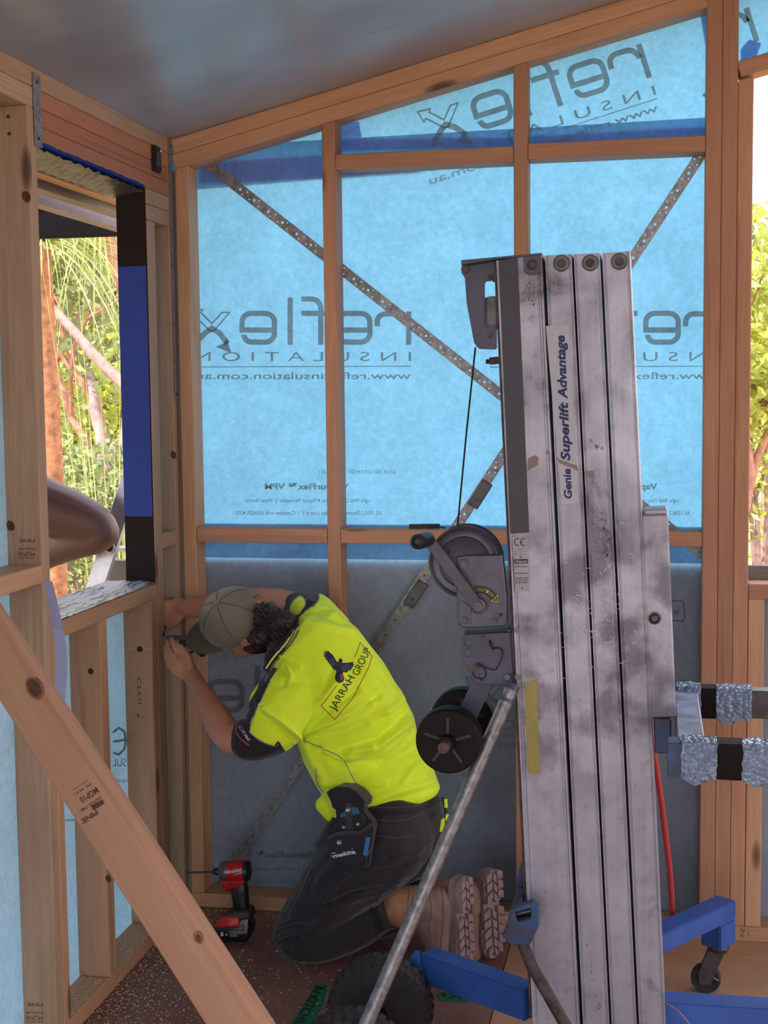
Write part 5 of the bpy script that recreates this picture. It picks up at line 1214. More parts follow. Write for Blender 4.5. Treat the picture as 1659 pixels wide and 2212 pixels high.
# near (left) arm
limb(bm, [(645, 1480, 3.67, .040), (590, 1556, 3.575, .044), (520, 1596, 3.55, .044), (492, 1588, 3.57, .043), (468, 1553, 3.62, .042), (440, 1505, 3.70, .033), (424, 1477, 3.76, .0275), (414, 1460, 3.79, .027)])
# far (right) arm
limb(bm, [(672, 1330, 3.85, .05), (610, 1303, 3.92, .043), (560, 1298, 3.97, .040), (500, 1302, 3.96, .042), (440, 1310, 3.95, .036), (402, 1312, 3.96, .028)])
def hand(bm, w, mid, tipd, back, fingers, thumb):
    """w wrist, mid palm centre (world); fingers: list of joint lists with radii"""
    d = (mid-w).normalized(); ellip(bm, mid, (.050, .040, .017), d, back.cross(d)); ellip(bm, (w+mid)/2, (.036, .026, .019), d, back.cross(d))
    for f in fingers+[thumb]:
        Q = spline([tuple(p)+(r,) for p, r in f], 4); tube_into(bm, [q[:3] for q in Q], [float(q[3]) for q in Q], 10); sph_into(bm, Q[-1][:3], float(Q[-1][3]), 10, 8); sph_into(bm, Q[0][:3], float(Q[0][3]), 10, 8)
YH = 3.80
hb_ = lambda x, y, dy=0: PX(x, y, YH+dy)
hand(bm, hb_(414, 1462), hb_(392, 1436, .0), None, Vector((.2, -1, .2)), [
    [(hb_(392, 1420, -.01), .0105), (hb_(381, 1405, -.025), .0098), (hb_(375, 1390, -.02), .0088), (hb_(371, 1379, -.005), .0078)],
    [(hb_(380, 1428, .0), .0105), (hb_(369, 1412, -.01), .0098), (hb_(364, 1396, -.002), .009), (hb_(362, 1384, .012), .008)],
    [(hb_(374, 1438, .01), .010), (hb_(363, 1423, .0), .0092), (hb_(358, 1408, .01), .0086), (hb_(357, 1396, .025), .0078)],
    [(hb_(374, 1450, .015), .009), (hb_(364, 1438, .01), .0082), (hb_(359, 1426, .018), .0076), (hb_(358, 1416, .03), .007)]],
    [(hb_(412, 1440, -.005), .013), (hb_(408, 1422, -.022), .0118), (hb_(399, 1407, -.022), .0104), (hb_(390, 1396, -.014), .009)])
YG = 3.97; hg = lambda x, y, dy=0: PX(x, y, YG+dy)
hand(bm, hg(402, 1312), hg(380, 1318), None, Vector((.1, -1, .5)), [
    [(hg(368, 1304), .0105), (hg(358, 1303, -.005), .0098), (hg(352, 1312, .0), .0088), (hg(352, 1322, .01), .008)],
    [(hg(366, 1316), .0105), (hg(356, 1317, -.01), .0098), (hg(350, 1326, .0), .009), (hg(351, 1337, .008), .008)],
    [(hg(367, 1328), .010), (hg(358, 1330, -.012), .0092), (hg(353, 1339, .0), .0086), (hg(356, 1348, .008), .0078)],
    [(hg(372, 1336), .009), (hg(364, 1342, -.008), .0085), (hg(361, 1350, .0), .008), (hg(364, 1356, .008), .007)]],
    [(hg(392, 1328, -.01), .012), (hg(384, 1341, -.02), .011), (hg(374, 1350, -.018), .010), (hg(366, 1356, -.01), .0088)])
limb(bm, [(850, 1800, 3.66, .09), (740, 1895, 3.68, .075), (655, 2010, 3.70, .055), (740, 2005, 3.70, .05), (850, 1962, 3.69, .042), (900, 1952, 3.69, .036), (930, 1960, 3.69, .03), (938, 2030, 3.69, .026)])
limb(bm, [(880, 1800, 3.80, .09), (780, 1900, 3.88, .075), (700, 1998, 3.94, .052), (800, 1980, 3.90, .05), (920, 1935, 3.86, .042), (965, 1930, 3.85, .036), (992, 1945, 3.84, .03), (1000, 2020, 3.84, .026)])
body = fuse('body', bm, .0055, SKIN, wk, 5)
# ---- shirt
bm = bmesh.new()
def ring(cx_, cy_, Y, a, b_, th, dyaw=0, n=28, sq=.85):
    """a half width across the photo direction th (deg), b_ half depth; dyaw turns the wide axis in depth"""
    t = math.radians(th); u = (_R*math.cos(t)+_U*math.sin(t)); u = (u*math.cos(dyaw)+_F*math.sin(dyaw)).normalized(); ax = (_R*math.sin(t)-_U*math.cos(t)); w_ = u.cross(ax).normalized(); c = PX(cx_, cy_, Y); out = []
    for k in range(n):
        q = 2*PI*k/n; cs, sn = math.cos(q), math.sin(q); out.append(c+u*a*math.copysign(abs(cs)**sq, cs)+w_*b_*math.copysign(abs(sn)**sq, sn))
    return out
S_ = 1/785
def rr_(L, Rr, Y, b_, dyaw=0): # ring from left/right outline points
    cx_, cy_ = (L[0]+Rr[0])/2, (L[1]+Rr[1])/2; a_ = math.hypot(Rr[0]-L[0], Rr[1]-L[1])/2*Y/F_PX/math.cos(dyaw); return ring(cx_, cy_, Y, a_, b_, -math.degrees(math.atan2(Rr[1]-L[1], Rr[0]-L[0])), dyaw)
rings = [rr_((716, 1765), (951, 1712), 3.71, .115, .10), rr_((700, 1730), (957, 1700), 3.71, .122, .12), rr_((676, 1690), (940, 1662), 3.71, .125, .15), rr_((655, 1648), (912, 1612), 3.71, .128, .2), rr_((640, 1600), (893, 1545), 3.71, .135, .25), rr_((622, 1552), (868, 1492), 3.715, .14, .28),
         rr_((597, 1500), (822, 1425), 3.72, .14, .3), rr_((585, 1460), (772, 1362), 3.73, .13, .32), rr_((585, 1432), (722, 1320), 3.735, .11, .34), rr_((592, 1415), (672, 1322), 3.74, .08, .3)]
vr = [[bm.verts.new(p) for p in r] for r in rings]
for i in range(len(vr)-1):
    for k in range(28): bm.faces.new((vr[i][k], vr[i][(k+1) % 28], vr[i+1][(k+1) % 28], vr[i+1][k]))
bm.faces.new(vr[0]); bm.faces.new(vr[-1][::-1])
limb(bm, [(650, 1480, 3.66, .10), (612, 1530, 3.60, .098), (582, 1572, 3.57, .082), (552, 1592, 3.555, .066), (538, 1596, 3.55, .060)])
limb(bm, [(690, 1372, 3.79, .095), (672, 1335, 3.85, .078), (650, 1318, 3.885, .062), (628, 1312, 3.90, .048)])
limb(bm, [(610, 1430, 3.67, .055), (640, 1400, 3.73, .075), (660, 1370, 3.78, .065)])
limb(bm, [(700, 1738, 3.66, .026), (711, 1768, 3.65, .010)])
shirt = fuse('hi_vis_shirt', bm, .0036, None, wk, 16, [HIVIS, NAVY, plain('grey_strip', srgb(128, 130, 134), .5)])
folds(shirt, [([(642, 1588), (680, 1530), (735, 1462)], 7, .006), ([(646, 1592), (700, 1545), (770, 1490)], 7, -.005), ([(645, 1590), (720, 1560), (800, 1520)], 8, .005), ([(655, 1598), (740, 1580), (830, 1548)], 7, -.004),
    ([(800, 1560), (860, 1520), (880, 1500)], 9, .005), ([(760, 1640), (820, 1610), (885, 1560)], 9, .006), ([(740, 1620), (820, 1595), (880, 1540)], 7, -.005), ([(700, 1625), (745, 1640), (762, 1622), (800, 1612)], 7, .008), ([(760, 1650), (850, 1640), (910, 1610)], 10, -.005),
    ([(690, 1620), (730, 1650), (748, 1648)], 6, -.007), ([(790, 1738), (850, 1712), (930, 1690)], 10, .005), ([(770, 1690), (820, 1660), (870, 1655)], 12, -.005), ([(570, 1532), (610, 1560), (642, 1586)], 5, .007), ([(560, 1545), (600, 1575), (635, 1596)], 6, -.005),
    ([(607, 1420), (622, 1445), (628, 1462)], 5, .005), ([(618, 1412), (640, 1430), (650, 1440)], 5, .004), ([(612, 1440), (618, 1462), (612, 1478)], 5, -.005), ([(660, 1340), (700, 1352), (760, 1362)], 7, .004), ([(655, 1325), (700, 1330), (740, 1345)], 6, -.003), ([(668, 1300), (700, 1312), (725, 1325)], 5, .004),
    ([(545, 1500), (560, 1520), (556, 1545)], 5, .004), ([(640, 1620), (665, 1665), (690, 1710)], 7, -.004), ([(658, 1610), (700, 1680), (722, 1730)], 8, .004), ([(820, 1460), (850, 1500), (868, 1540)], 10, -.003), ([(780, 1420), (820, 1480), (840, 1560)], 14, .003), ([(650, 1585), (690, 1520), (720, 1440)], 5, -.003), ([(668, 1590), (740, 1560), (820, 1500)], 5, -.003), ([(700, 1690), (760, 1700), (830, 1690)], 8, .003), ([(830, 1640), (880, 1600), (900, 1570)], 6, -.003), ([(600, 1480), (640, 1470), (690, 1480)], 9, -.002), ([(870, 1690), (900, 1650), (925, 1640)], 6, .003)])
ripple(shirt, (9, 9, 9), .004); ripple(shirt, (28, 28, 20), .0016)
zones(shirt, [
    (1, [(495, 1560), (520, 1535), (528, 1552), (540, 1583), (563, 1600), (592, 1611), (601, 1600), (616, 1622), (600, 1665), (500, 1660), (475, 1590)]),
    (1, [(582, 1440), (600, 1445), (583, 1470), (566, 1506), (550, 1540), (541, 1558), (539, 1583), (529, 1556), (536, 1520), (556, 1488), (563, 1462)]),
    (1, [(595, 1300), (612, 1280), (640, 1272), (690, 1276), (688, 1296), (680, 1309), (660, 1318), (644, 1336), (628, 1340), (600, 1345)]),
    (0, [(627, 1331), (626, 1310), (634, 1296), (650, 1286), (658, 1296), (661, 1303), (652, 1320), (644, 1328)]),
    (1, [(600, 1340), (632, 1332), (640, 1340), (636, 1368), (618, 1392), (580, 1438), (562, 1468), (545, 1480), (540, 1400)])])
fs = caster_on(shirt)
def ribbon(name, pts, w, mat, par=wk, f=None, w1=None): return print_on(name, [stroke2d(dense(sp2(pts), 4), w, w1=w1)], f or fs, mat, par)
for pts in ([(540, 1583), (563, 1601), (593, 1612), (602, 1606)], [(584, 1470), (566, 1508), (545, 1556), (539, 1583)], [(690, 1284), (686, 1300), (660, 1320), (646, 1334)], [(627, 1331), (628, 1306), (648, 1287), (660, 1303), (646, 1327)],
            [(632, 1606), (655, 1650), (682, 1705)], [(642, 1594), (700, 1618), (740, 1640), (762, 1680), (786, 1722), (789, 1744)], [(682, 1660), (684, 1690), (697, 1712)]): ribbon('piping', pts, 2.2, PIPE)
ribbon('sleeve_seam', [(560, 1530), (600, 1552), (625, 1568), (642, 1586)], 2, cloth('bright_seam', (.9, 1, .1, 1)))
# collar stripes
col = [(634, 1334), (634, 1360), (618, 1388), (592, 1418), (572, 1448), (562, 1470)]
bm = bmesh.new(); cp = [fs(*p) for p in sp2(col, 5)]; tube_into(bm, [p+Vector((0, -.002, 0)) for p in cp], .010, 8); from_bm('collar', bm, NAVY, wk, 1)
fcol = lambda dx: (lambda x, y: fs(x+dx, y)+Vector((0, -.012, .0)))
print_on('collar_stripe', [stroke2d(dense(sp2([(x+2, y) for x, y in col]), 4), 4)], lambda x, y: fs(x, y)+Vector((0, -.0135, 0)), cloth('stripe_yellow', (.9, 1, .12, 1)), wk)
ribbon('collar_stripe', [(x+10, y+2) for x, y in col], 5, PIPE)
# back print
inkb = plain('back_print_ink', srgb(58, 66, 34), .7); inkr = plain('red_print_line', srgb(190, 66, 30), .6); inkn = plain('bird_ink', srgb(40, 42, 66), .7); inkc = plain('bird_tail_red', srgb(176, 50, 86), .7)
def subdiv(V, Fc, n=2):
    for _ in range(n):
        cache = {}; F2 = []; V = list(V)
        def mid(a, b_):
            k_ = (min(a, b_), max(a, b_))
            if k_ not in cache: cache[k_] = len(V); V.append(((V[a][0]+V[b_][0])/2, (V[a][1]+V[b_][1])/2))
            return cache[k_]
        for f in Fc:
            for i in range(1, len(f)-1):
                a, b_, c_ = f[0], f[i], f[i+1]
                if max(math.dist(V[a], V[b_]), math.dist(V[b_], V[c_]), math.dist(V[a], V[c_])) < 4: F2.append((a, b_, c_)); continue
                x, y, z = mid(a, b_), mid(b_, c_), mid(c_, a); F2 += [(a, x, z), (x, b_, y), (z, y, c_), (x, y, z)]
        Fc = F2
    return V, Fc
print_on('back_lettering', [subdiv(*along((724, 1536), (767, 1464), 16, 'JARRAH', -.1, .004)), subdiv(*along((774, 1461), (802, 1404), 16, 'GROUP', -.1, .004))], fs, inkb, wk)
print_on('back_print_frame', [stroke2d(dense([(727, 1482), (694, 1525), (723, 1554), (760, 1511), (782, 1470), (797, 1440), (804, 1418), (778, 1388), (773, 1404), (765, 1420)], 3), 1.5)], fs, inkr, wk)
z8 = lambda L: [(640+x/7.54, 1360+y/7.54) for x, y in L]
bird = z8([(720, 465), (745, 480), (755, 515), (745, 545), (830, 540), (905, 530), (935, 515), (920, 545), (950, 570), (925, 580), (935, 605), (905, 612), (912, 640), (885, 640), (885, 668), (855, 660), (830, 695), (790, 700), (772, 690), (755, 712), (770, 750), (785, 800), (770, 835), (745, 862), (700, 870), (670, 860), (635, 820), (628, 770), (645, 720), (652, 665), (620, 655), (590, 625), (560, 580), (530, 540), (495, 490), (470, 475), (485, 455), (435, 430), (470, 420), (430, 385), (480, 395), (440, 350), (495, 372), (470, 330), (520, 365), (498, 325), (545, 370), (590, 410), (615, 445), (635, 485), (665, 525), (685, 530), (692, 490), (705, 468)])
print_on('bird_emblem', [subdiv(*poly2d(bird), 3)], fs, inkn, wk); print_on('bird_emblem', [subdiv(*poly2d(z8([(715, 715), (745, 715), (768, 770), (765, 815), (735, 835), (715, 780)])), 2)], caster_on(shirt, .0018), inkc, wk)
tag(print_on('bird_feathers', [stroke2d(dense(z8(q), 3), .7) for q in ([(560, 480), (615, 600)], [(580, 470), (630, 570)], [(540, 500), (600, 590)], [(745, 600), (850, 560)], [(748, 620), (880, 585)], [(748, 640), (860, 630)], [(745, 655), (820, 672)])], caster_on(shirt, .0018), plain('feather_light', srgb(130, 140, 150), .6), wk), kind='stuff')
print_on('sleeve_lettering', [stroke2d(dense(sp2([(512, 1566), (510, 1580), (520, 1596), (538, 1610)]), 3), 2.2)], fs, plain('orange_print', srgb(214, 78, 46), .6), wk)
print_on('sleeve_lettering', [along((515, 1570), (534, 1600), 7, 'CAW', .2, .01), stroke2d(dense([(530, 1590), (536, 1600), (541, 1596)], 3), 1.5)], caster_on(shirt, .002), WINK, wk)
# ---- trousers
bm = bmesh.new()
rg = [rr_((722, 1735), (948, 1708), 3.72, .11, .1), rr_((708, 1765), (956, 1740), 3.71, .118, .1), rr_((690, 1795), (954, 1790), 3.71, .122, .1), rr_((672, 1822), (932, 1832), 3.71, .118, .1)]
vr = [[bm.verts.new(p) for p in r] for r in rg]
for i in range(len(vr)-1):
    for k in range(28): bm.faces.new((vr[i][k], vr[i][(k+1) % 28], vr[i+1][(k+1) % 28], vr[i+1][k]))
bm.faces.new(vr[0]); bm.faces.new(vr[-1][::-1])
limb(bm, [(842, 1805, 3.64, .128), (780, 1862, 3.65, .122), (722, 1920, 3.67, .102), (664, 1990, 3.69, .082), (645, 2016, 3.70, .076)])
limb(bm, [(648, 2020, 3.70, .076), (700, 2018, 3.70, .076), (770, 1996, 3.695, .072), (825, 1972, 3.69, .056), (850, 1966, 3.69, .052)])
limb(bm, [(880, 1805, 3.80, .12), (800, 1880, 3.86, .10), (710, 1990, 3.94, .078), (820, 1975, 3.90, .07), (925, 1936, 3.86, .055)])
tr = fuse('work_trousers', bm, .006, TROU, wk, 6)
folds(tr, [([(760, 1740), (740, 1760), (700, 1800)], 8, -.003), ([(676, 1876), (655, 1930), (628, 1978)], 5, .004), ([(700, 1960), (760, 1935), (850, 1915)], 6, -.010), ([(860, 1905), (800, 1930), (720, 1952)], 8, .005), ([(610, 1998), (640, 1985), (680, 1990)], 4, .005), ([(598, 2015), (640, 1998), (672, 2006)], 4, -.004), ([(592, 2030), (630, 2012), (650, 2020)], 4, .005),
    ([(590, 2045), (620, 2030), (640, 2040)], 4, -.004), ([(606, 2050), (625, 2040), (640, 2062)], 4, .004), ([(640, 2075), (636, 2040), (645, 2020)], 4, -.004), ([(815, 1945), (822, 1975), (832, 2005)], 3.5, .005), ([(832, 1935), (838, 1965), (846, 2000)], 3.5, -.005), ([(800, 1950), (806, 1985), (812, 2010)], 4, -.004),
    ([(850, 1850), (900, 1838), (930, 1810)], 8, .004), ([(760, 1880), (820, 1885), (870, 1870)], 9, -.003), ([(690, 1900), (720, 1870), (760, 1860)], 9, .003)])
ripple(tr, (12, 12, 12), .004); ripple(tr, (40, 40, 30), .0012)
ft = caster_on(tr)
st = plain('faint_stitching', srgb(92, 80, 90), .7)
for pts in ([(810, 1805), (850, 1810), (896, 1806)], [(795, 1768), (870, 1772), (945, 1745)], [(800, 1876), (850, 1872), (900, 1850)], [(682, 1872), (660, 1920), (626, 1985)], [(720, 1940), (735, 1910), (760, 1890)]): print_on('stitching', [stroke2d(dense(sp2(pts), 4), 1.1)], ft, st, wk)
bm = bmesh.new(); tube_into(bm, [ft(*p)+Vector((0, .004, 0)) for p in sp2([(800, 1752), (860, 1753), (915, 1744), (950, 1722)], 4)], .012, 8); from_bm('belt', bm, NAVY, wk, 1)
# ---- cap
bm = bmesh.new(); cc_ = PX(505, 1335, 3.745); 
ca = (PX(462, 1296, 3.66)-cc_).normalized(); cb = fc-ca*fc.dot(ca); cb.normalize(); cs_ = ca.cross(cb)
Rc = (.092, .100, .086); nu, nv_ = 40, 14; rows = []
for i in range(nv_+1):
    th = PI/2*1.12*i/nv_; row = []
    for k in range(nu):
        ph = 2*PI*k/nu; rr0 = math.sin(th)*(1+.012*math.cos(6*ph)*0+.0); p = cc_+ca*Rc[0]*math.cos(th)+cb*Rc[1]*rr0*math.cos(ph)+cs_*Rc[2]*rr0*math.sin(ph)
        groove = 1-.012*math.exp(-((math.sin(3*ph))/.09)**2)*(i > 0); p = cc_+(p-cc_)*groove; row.append(bm.verts.new(p))
    rows.append(row)
for i in range(nv_):
    for k in range(nu):
        # rear opening for the hair
        ph = 2*PI*(k+.5)/nu; 
        if i >= nv_-5 and abs(ph-PI) < .42*(1-(nv_-1-i)/7): continue
        bm.faces.new((rows[i][k], rows[i][(k+1) % nu], rows[i+1][(k+1) % nu], rows[i+1][k]))
bmesh.ops.remove_doubles(bm, verts=bm.verts, dist=1e-5); bmesh.ops.solidify(bm, geom=list(bm.faces), thickness=.0025)
cap = from_bm('cap', bm, CAPM, wk, 1.2)
SEAM = plain('cap_seam', srgb(84, 74, 64), .8)
bm = bmesh.new()
for k in range(6):
    ph = PI/6+k*PI/3
    pts = []
    for i in range(12):
        th = PI/2*(.06+1.0*i/11)
        if abs(((ph-PI+PI) % (2*PI))-PI) < .3 and i > 7: break
        pts.append(cc_+(ca*Rc[0]*math.cos(th)+cb*Rc[1]*math.sin(th)*math.cos(ph)+cs_*Rc[2]*math.sin(th)*math.sin(ph))*1.012+ca*.001)
    tube_into(bm, pts, .0016, 5)
from_bm('seam', bm, SEAM, cap, 1.2)
bm = bmesh.new(); sph_into(bm, cc_+ca*(Rc[0]+.001), .0085, 14, 8); from_bm('button', bm, CAPM, cap, 1.5)
bm = bmesh.new(); rows = []; th = PI/2*1.04
for i in range(9):
    row = []
    for k in range(25):
        ph = (k-12)/12*1.0; e = .068*math.sqrt(max(0, 1-(abs(k-12)/12.2)**2.4)); t = i/8
        p = cc_+ca*Rc[0]*math.cos(th)+cb*Rc[1]*math.cos(ph)+cs_*Rc[2]*math.sin(ph); p = p+cb*e*t-ca*(.004*t+.016*(ph**2)*t); row.append(bm.verts.new(p))
    rows.append(row)
for i in range(8):
    for k in range(24): bm.faces.new((rows[i][k], rows[i][k+1], rows[i+1][k+1], rows[i+1][k]))
bmesh.ops.solidify(bm, geom=list(bm.faces), thickness=.003); from_bm('brim', bm, CAPM, cap, 1.2)
# ---- hair: strands bundled over a core, bun and loose wisps
rng = random.Random(12); bm = bmesh.new()
def lump(c, r, sd):
    k = bmesh.ops.create_icosphere(bm, subdivisions=4, radius=1); from mathutils import noise
    for q in k['verts']:
        n_ = q.co.normalized(); w_ = .10*math.sin(14*n_.x+9*n_.z+sd+3*noise.noise(n_*3))+.08*noise.noise(n_*5+Vector((sd, 0, 0))); q.co = Vector(c)+Vector((n_.x*r[0], n_.y*r[1], n_.z*r[2]))*(1+w_)
lump(PX(572, 1330, 3.71), (.036, .034, .038), 1); lump(PX(612, 1342, 3.69), (.036, .032, .030), 4); lump(PX(570, 1372, 3.72), (.050, .045, .040), 7); lump(PX(600, 1378, 3.72), (.040, .04, .038), 9); lump(PX(548, 1350, 3.74), (.055, .055, .06), 2)
lump(PX(555, 1398, 3.73), (.036, .04, .018), 5)
hair = from_bm('hair', bm, HAIR, wk, 1.5)
bm = bmesh.new()
for _ in range(170):
    a_ = (rng.uniform(545, 590), rng.uniform(1300, 1385)); b_ = (rng.uniform(590, 640), rng.uniform(1325, 1400)); m_ = ((a_[0]+b_[0])/2+rng.uniform(-8, 8), (a_[1]+b_[1])/2+rng.uniform(-18, 8)); Y_ = 3.665+rng.uniform(-.004, .02)
    q = spline([tuple(PX(*a_, Y_+.02)), tuple(PX(*m_, Y_-.005)), tuple(PX(*b_, Y_+.01)), tuple(PX(b_[0]+rng.uniform(-4, 8), b_[1]+rng.uniform(2, 12), Y_+.03))], 3); tube_into(bm, [x[:3] for x in q], .0011, 4, False)
for a_, b_, c2 in (((484, 1393), (483, 1408), (486, 1422)), ((500, 1400), (505, 1418), (512, 1425)), ((480, 1394), (478, 1404), (470, 1410))):
    q = spline([tuple(PX(*p, 3.74)) for p in (a_, b_, c2)], 4); tube_into(bm, [x[:3] for x in q], .0007, 4, False)
tag(from_bm('hair_strands', bm, HAIR, hair, recalc=False), kind='stuff')
# ---- boots
def boot(name, dx, dy, Y0, ang, nm_lbl=None):
    r = empty(name, PX(960+dx, 2080+dy, Y0), par=wk)
    bm = bmesh.new(); L = lambda x, y, yy, rd: (x+dx, y+dy, Y0+yy, rd)
    limb(bm, [L(862, 1955, 0, .058), L(900, 1952, 0, .058), L(935, 1950, 0, .055), L(952, 1946, 0, .046)]); limb(bm, [L(950, 1940, 0, .044), L(949, 1985, 0, .046), L(949, 2030, -.002, .046), L(952, 2066, -.004, .040)])
    limb(bm, [L(925, 1975, 0, .05), L(940, 2010, 0, .045), L(955, 2045, 0, .04)])
    up = fuse('boot_upper', bm, .005, None, r, 5, [SUEDE, LEATH]); zones(up, [(1, [(820+dx, 1870+dy), (908+dx, 1870+dy), (900+dx, 2030+dy), (820+dx, 2030+dy)])]); ripple(up, (30, 30, 30), .0015)
    fu = caster_on(up)
    for x in (884, 893): print_on('welt_line', [stroke2d(dense([(x+dx, 1908+dy), (x-6+dx, 1995+dy)], 4), 1.4)], fu, plain('leather_seam', srgb(120, 84, 66), .7), r)
    for pts in ([(925, 1905), (932, 1960), (925, 2010)], [(950, 1900), (958, 1960), (950, 2060)]): print_on('stitching', [stroke2d(dense([(x+dx, y+dy) for x, y in sp2(pts)], 4), 1.6)], fu, plain('seam_dark', srgb(104, 78, 72), .7), r)
    # sole slab: length axis down, normal to the right and a little to the viewer
    n_ = Vector((math.cos(ang), -math.sin(ang), .05)).normalized(); l_ = Vector((.03, .0, -1)).normalized(); l_ = (l_-n_*l_.dot(n_)).normalized(); w_ = n_.cross(l_).normalized(); c = PX(1001+dx, 1985+dy, Y0-.0)
    prof = [(-.128, .0), (-.124, .022), (-.105, .036), (-.05, .036), (-.01, .031), (.05, .045), (.09, .045), (.12, .032), (.134, .012), (.136, 0)]; prof = prof+[(a_, -b_) for a_, b_ in prof[::-1][1:-1]]
    bm = bmesh.new(); pl = [c+l_*a_+w_*b_-n_*.022 for a_, b_ in prof]; a_ = [bm.verts.new(p) for p in pl]; b_ = [bm.verts.new(p+n_*.02) for p in pl]; bm.faces.new(a_); bm.faces.new(b_[::-1]); N = len(pl)
    for i in range(N): bm.faces.new((a_[i], a_[(i+1) % N], b_[(i+1) % N], b_[i]))
    from_bm('sole', bm, SOLE, r, .6)
    hp = [(-.128, .0), (-.124, .022), (-.105, .036), (-.05, .036), (-.032, .030)]; hp = hp+[(a_, -b_) for a_, b_ in hp[::-1][:-1]]; bm = bmesh.new(); pl = [c+l_*a_+w_*b_-n_*.004 for a_, b_ in hp]; a_ = [bm.verts.new(p) for p in pl]; b_ = [bm.verts.new(p+n_*.012) for p in pl]; bm.faces.new(a_); bm.faces.new(b_[::-1])
    for i in range(len(pl)): bm.faces.new((a_[i], a_[(i+1) % len(pl)], b_[(i+1) % len(pl)], b_[i]))
    from_bm('heel', bm, SOLE, r, .6)
    bm = bmesh.new(); rg_ = random.Random(3)
    for u in (-.112, -.083, -.054, -.002, .026, .054, .082, .108):
        nh = n_*(.010 if u < -.03 else 0)
        hw = .034 if u < -.04 else (.043 if u < .1 else .03)
        for s_ in ((-.64, .40), (.02, .22), (.66, .38)):
            cu = c+l_*(u+(.006 if s_[0] > -.5 and s_[0] < .5 else 0))+w_*hw*s_[0]; hl, hh_ = .0115, hw*s_[1]*.85; sk = .005*(1 if s_[0] > 0 else -1)+rg_.uniform(-.002, .002); vs = []
            for h_ in (-.003, .009):
                for (p_, q_) in ((-1, -1), (1, -1), (1, 1), (-1, 1)): vs.append(bm.verts.new(cu+l_*(hl*p_+sk*q_)*(.9 if h_ > 0 else 1)+w_*hh_*q_*(.92 if h_ > 0 else 1)+n_*h_+nh))
            for f in ((0, 1, 2, 3), (4, 5, 6, 7), (0, 1, 5, 4), (1, 2, 6, 5), (2, 3, 7, 6), (3, 0, 4, 7)): bm.faces.new([vs[j] for j in f])
    tag(from_bm('sole_lugs', bm, SOLE, r), kind='stuff'); return r
boot('boot', 0, 5, 3.69, .36); boot('boot', 62, -14, 3.84, .66)
bm = bmesh.new()
for q_ in ([(900, 1892), (912, 1893), (925, 1900)],):
    Y_ = 3.82 if q_[0][0] > 950 else 3.64
    tube_into(bm, [PX(float(a), float(b__), Y_) for a, b__ in sp2(q_, 4)], .003, 6)
from_bm('bootlaces', bm, HAIR, wk, 1)
# ---- tool holster on the hip
hs = empty('tool_holster', PX(750, 1850, 3.5), 'black drill holster with rivets and blue trim on the worker\'s hip', 'holster')
z7 = lambda L: [(690+x/10.056, 1680+y/10.056) for x, y in L]
HB_ = cloth('holster_nylon', srgb(30, 27, 34), 600, .1); HB2 = cloth('holster_edge', srgb(58, 52, 64), 600, .1); BL2 = plain('petrol_blue_webbing', srgb(30, 92, 132), .6, 0, .1)
bvt = BVHTree.FromPolygons([v.co.copy() for v in list(tr.data.vertices)], [tuple(p.vertices) for p in tr.data.polygons]); bvs = BVHTree.FromPolygons([v.co.copy() for v in shirt.data.vertices], [tuple(p.vertices) for p in shirt.data.polygons])
hx0, hx1 = 690, 812
def hplane(off):
    P0 = PX(750, 1800, 3.50-off); return on_plane(P0, Vector((-.10, -1, .12)))
def hplate(name, pts, off, th, mat, bev=.002):
    f = hplane(off); bm = bmesh.new(); nrm = Vector((-.10, -1, .12)).normalized(); plate_into(bm, [z7(pts)], f, -nrm*th); bmesh.ops.remove_doubles(bm, verts=bm.verts, dist=1e-5)
    bmesh.ops.recalc_face_normals(bm, faces=bm.faces); bmesh.ops.bevel(bm, geom=[e for e in bm.edges if len(e.link_faces) == 2 and e.calc_face_angle(0) > .9], offset=bev, segments=2, affect='EDGES', clamp_overlap=True)
    return from_bm(name, bm, mat, hs, .8)
hplate('holster_back', [(330, 620), (560, 480), (900, 560), (960, 760), (1110, 950), (1175, 1080), (1110, 1500), (1040, 1980), (760, 1990), (420, 1880), (180, 1500), (110, 1350), (200, 1150), (350, 860)], 0, .05, HB_, .008)
hplate('gripped_top', [(310, 230), (380, 190), (640, 210), (800, 300), (900, 400), (985, 515), (960, 650), (700, 700), (480, 700), (350, 690), (290, 660), (230, 480), (150, 320), (240, 250)], .012, .07, NAVY, .008)
hplate('flap', [(440, 870), (560, 640), (720, 620), (870, 780), (960, 900), (1000, 1060), (900, 1190), (600, 1190), (300, 1280), (200, 1200), (330, 1000)], .012, .012, HB_, .003)
hplate('pocket', [(130, 1340), (300, 1215), (560, 1165), (860, 1175), (1000, 1090), (1110, 1000), (1165, 1080), (1120, 1500), (1010, 1720), (780, 1900), (500, 1860), (240, 1700)], .028, .030, HB_, .006)
hplate('pocket_edge', [(115, 1345), (230, 1240), (500, 1160), (860, 1170), (1000, 1060), (1090, 1000), (1105, 1060), (1020, 1160), (880, 1245), (560, 1240), (320, 1280), (160, 1365)], .031, .006, HB2, .001)
hplate('blue_panel', [(455, 790), (600, 680), (600, 840), (440, 870)], .0145, .004, BL2, .0005); hplate('blue_panel', [(700, 640), (830, 640), (870, 780), (720, 810)], .0145, .004, BL2, .0005); hplate('blue_tab', [(1010, 1290), (1100, 1295), (1030, 1700), (940, 1690)], .034, .008, plain('blue_webbing', srgb(48, 112, 176), .6, 0, .05), .001)
hplate('strap', [(575, 560), (700, 560), (730, 1170), (560, 1170)], .016, .005, HB2, .001)
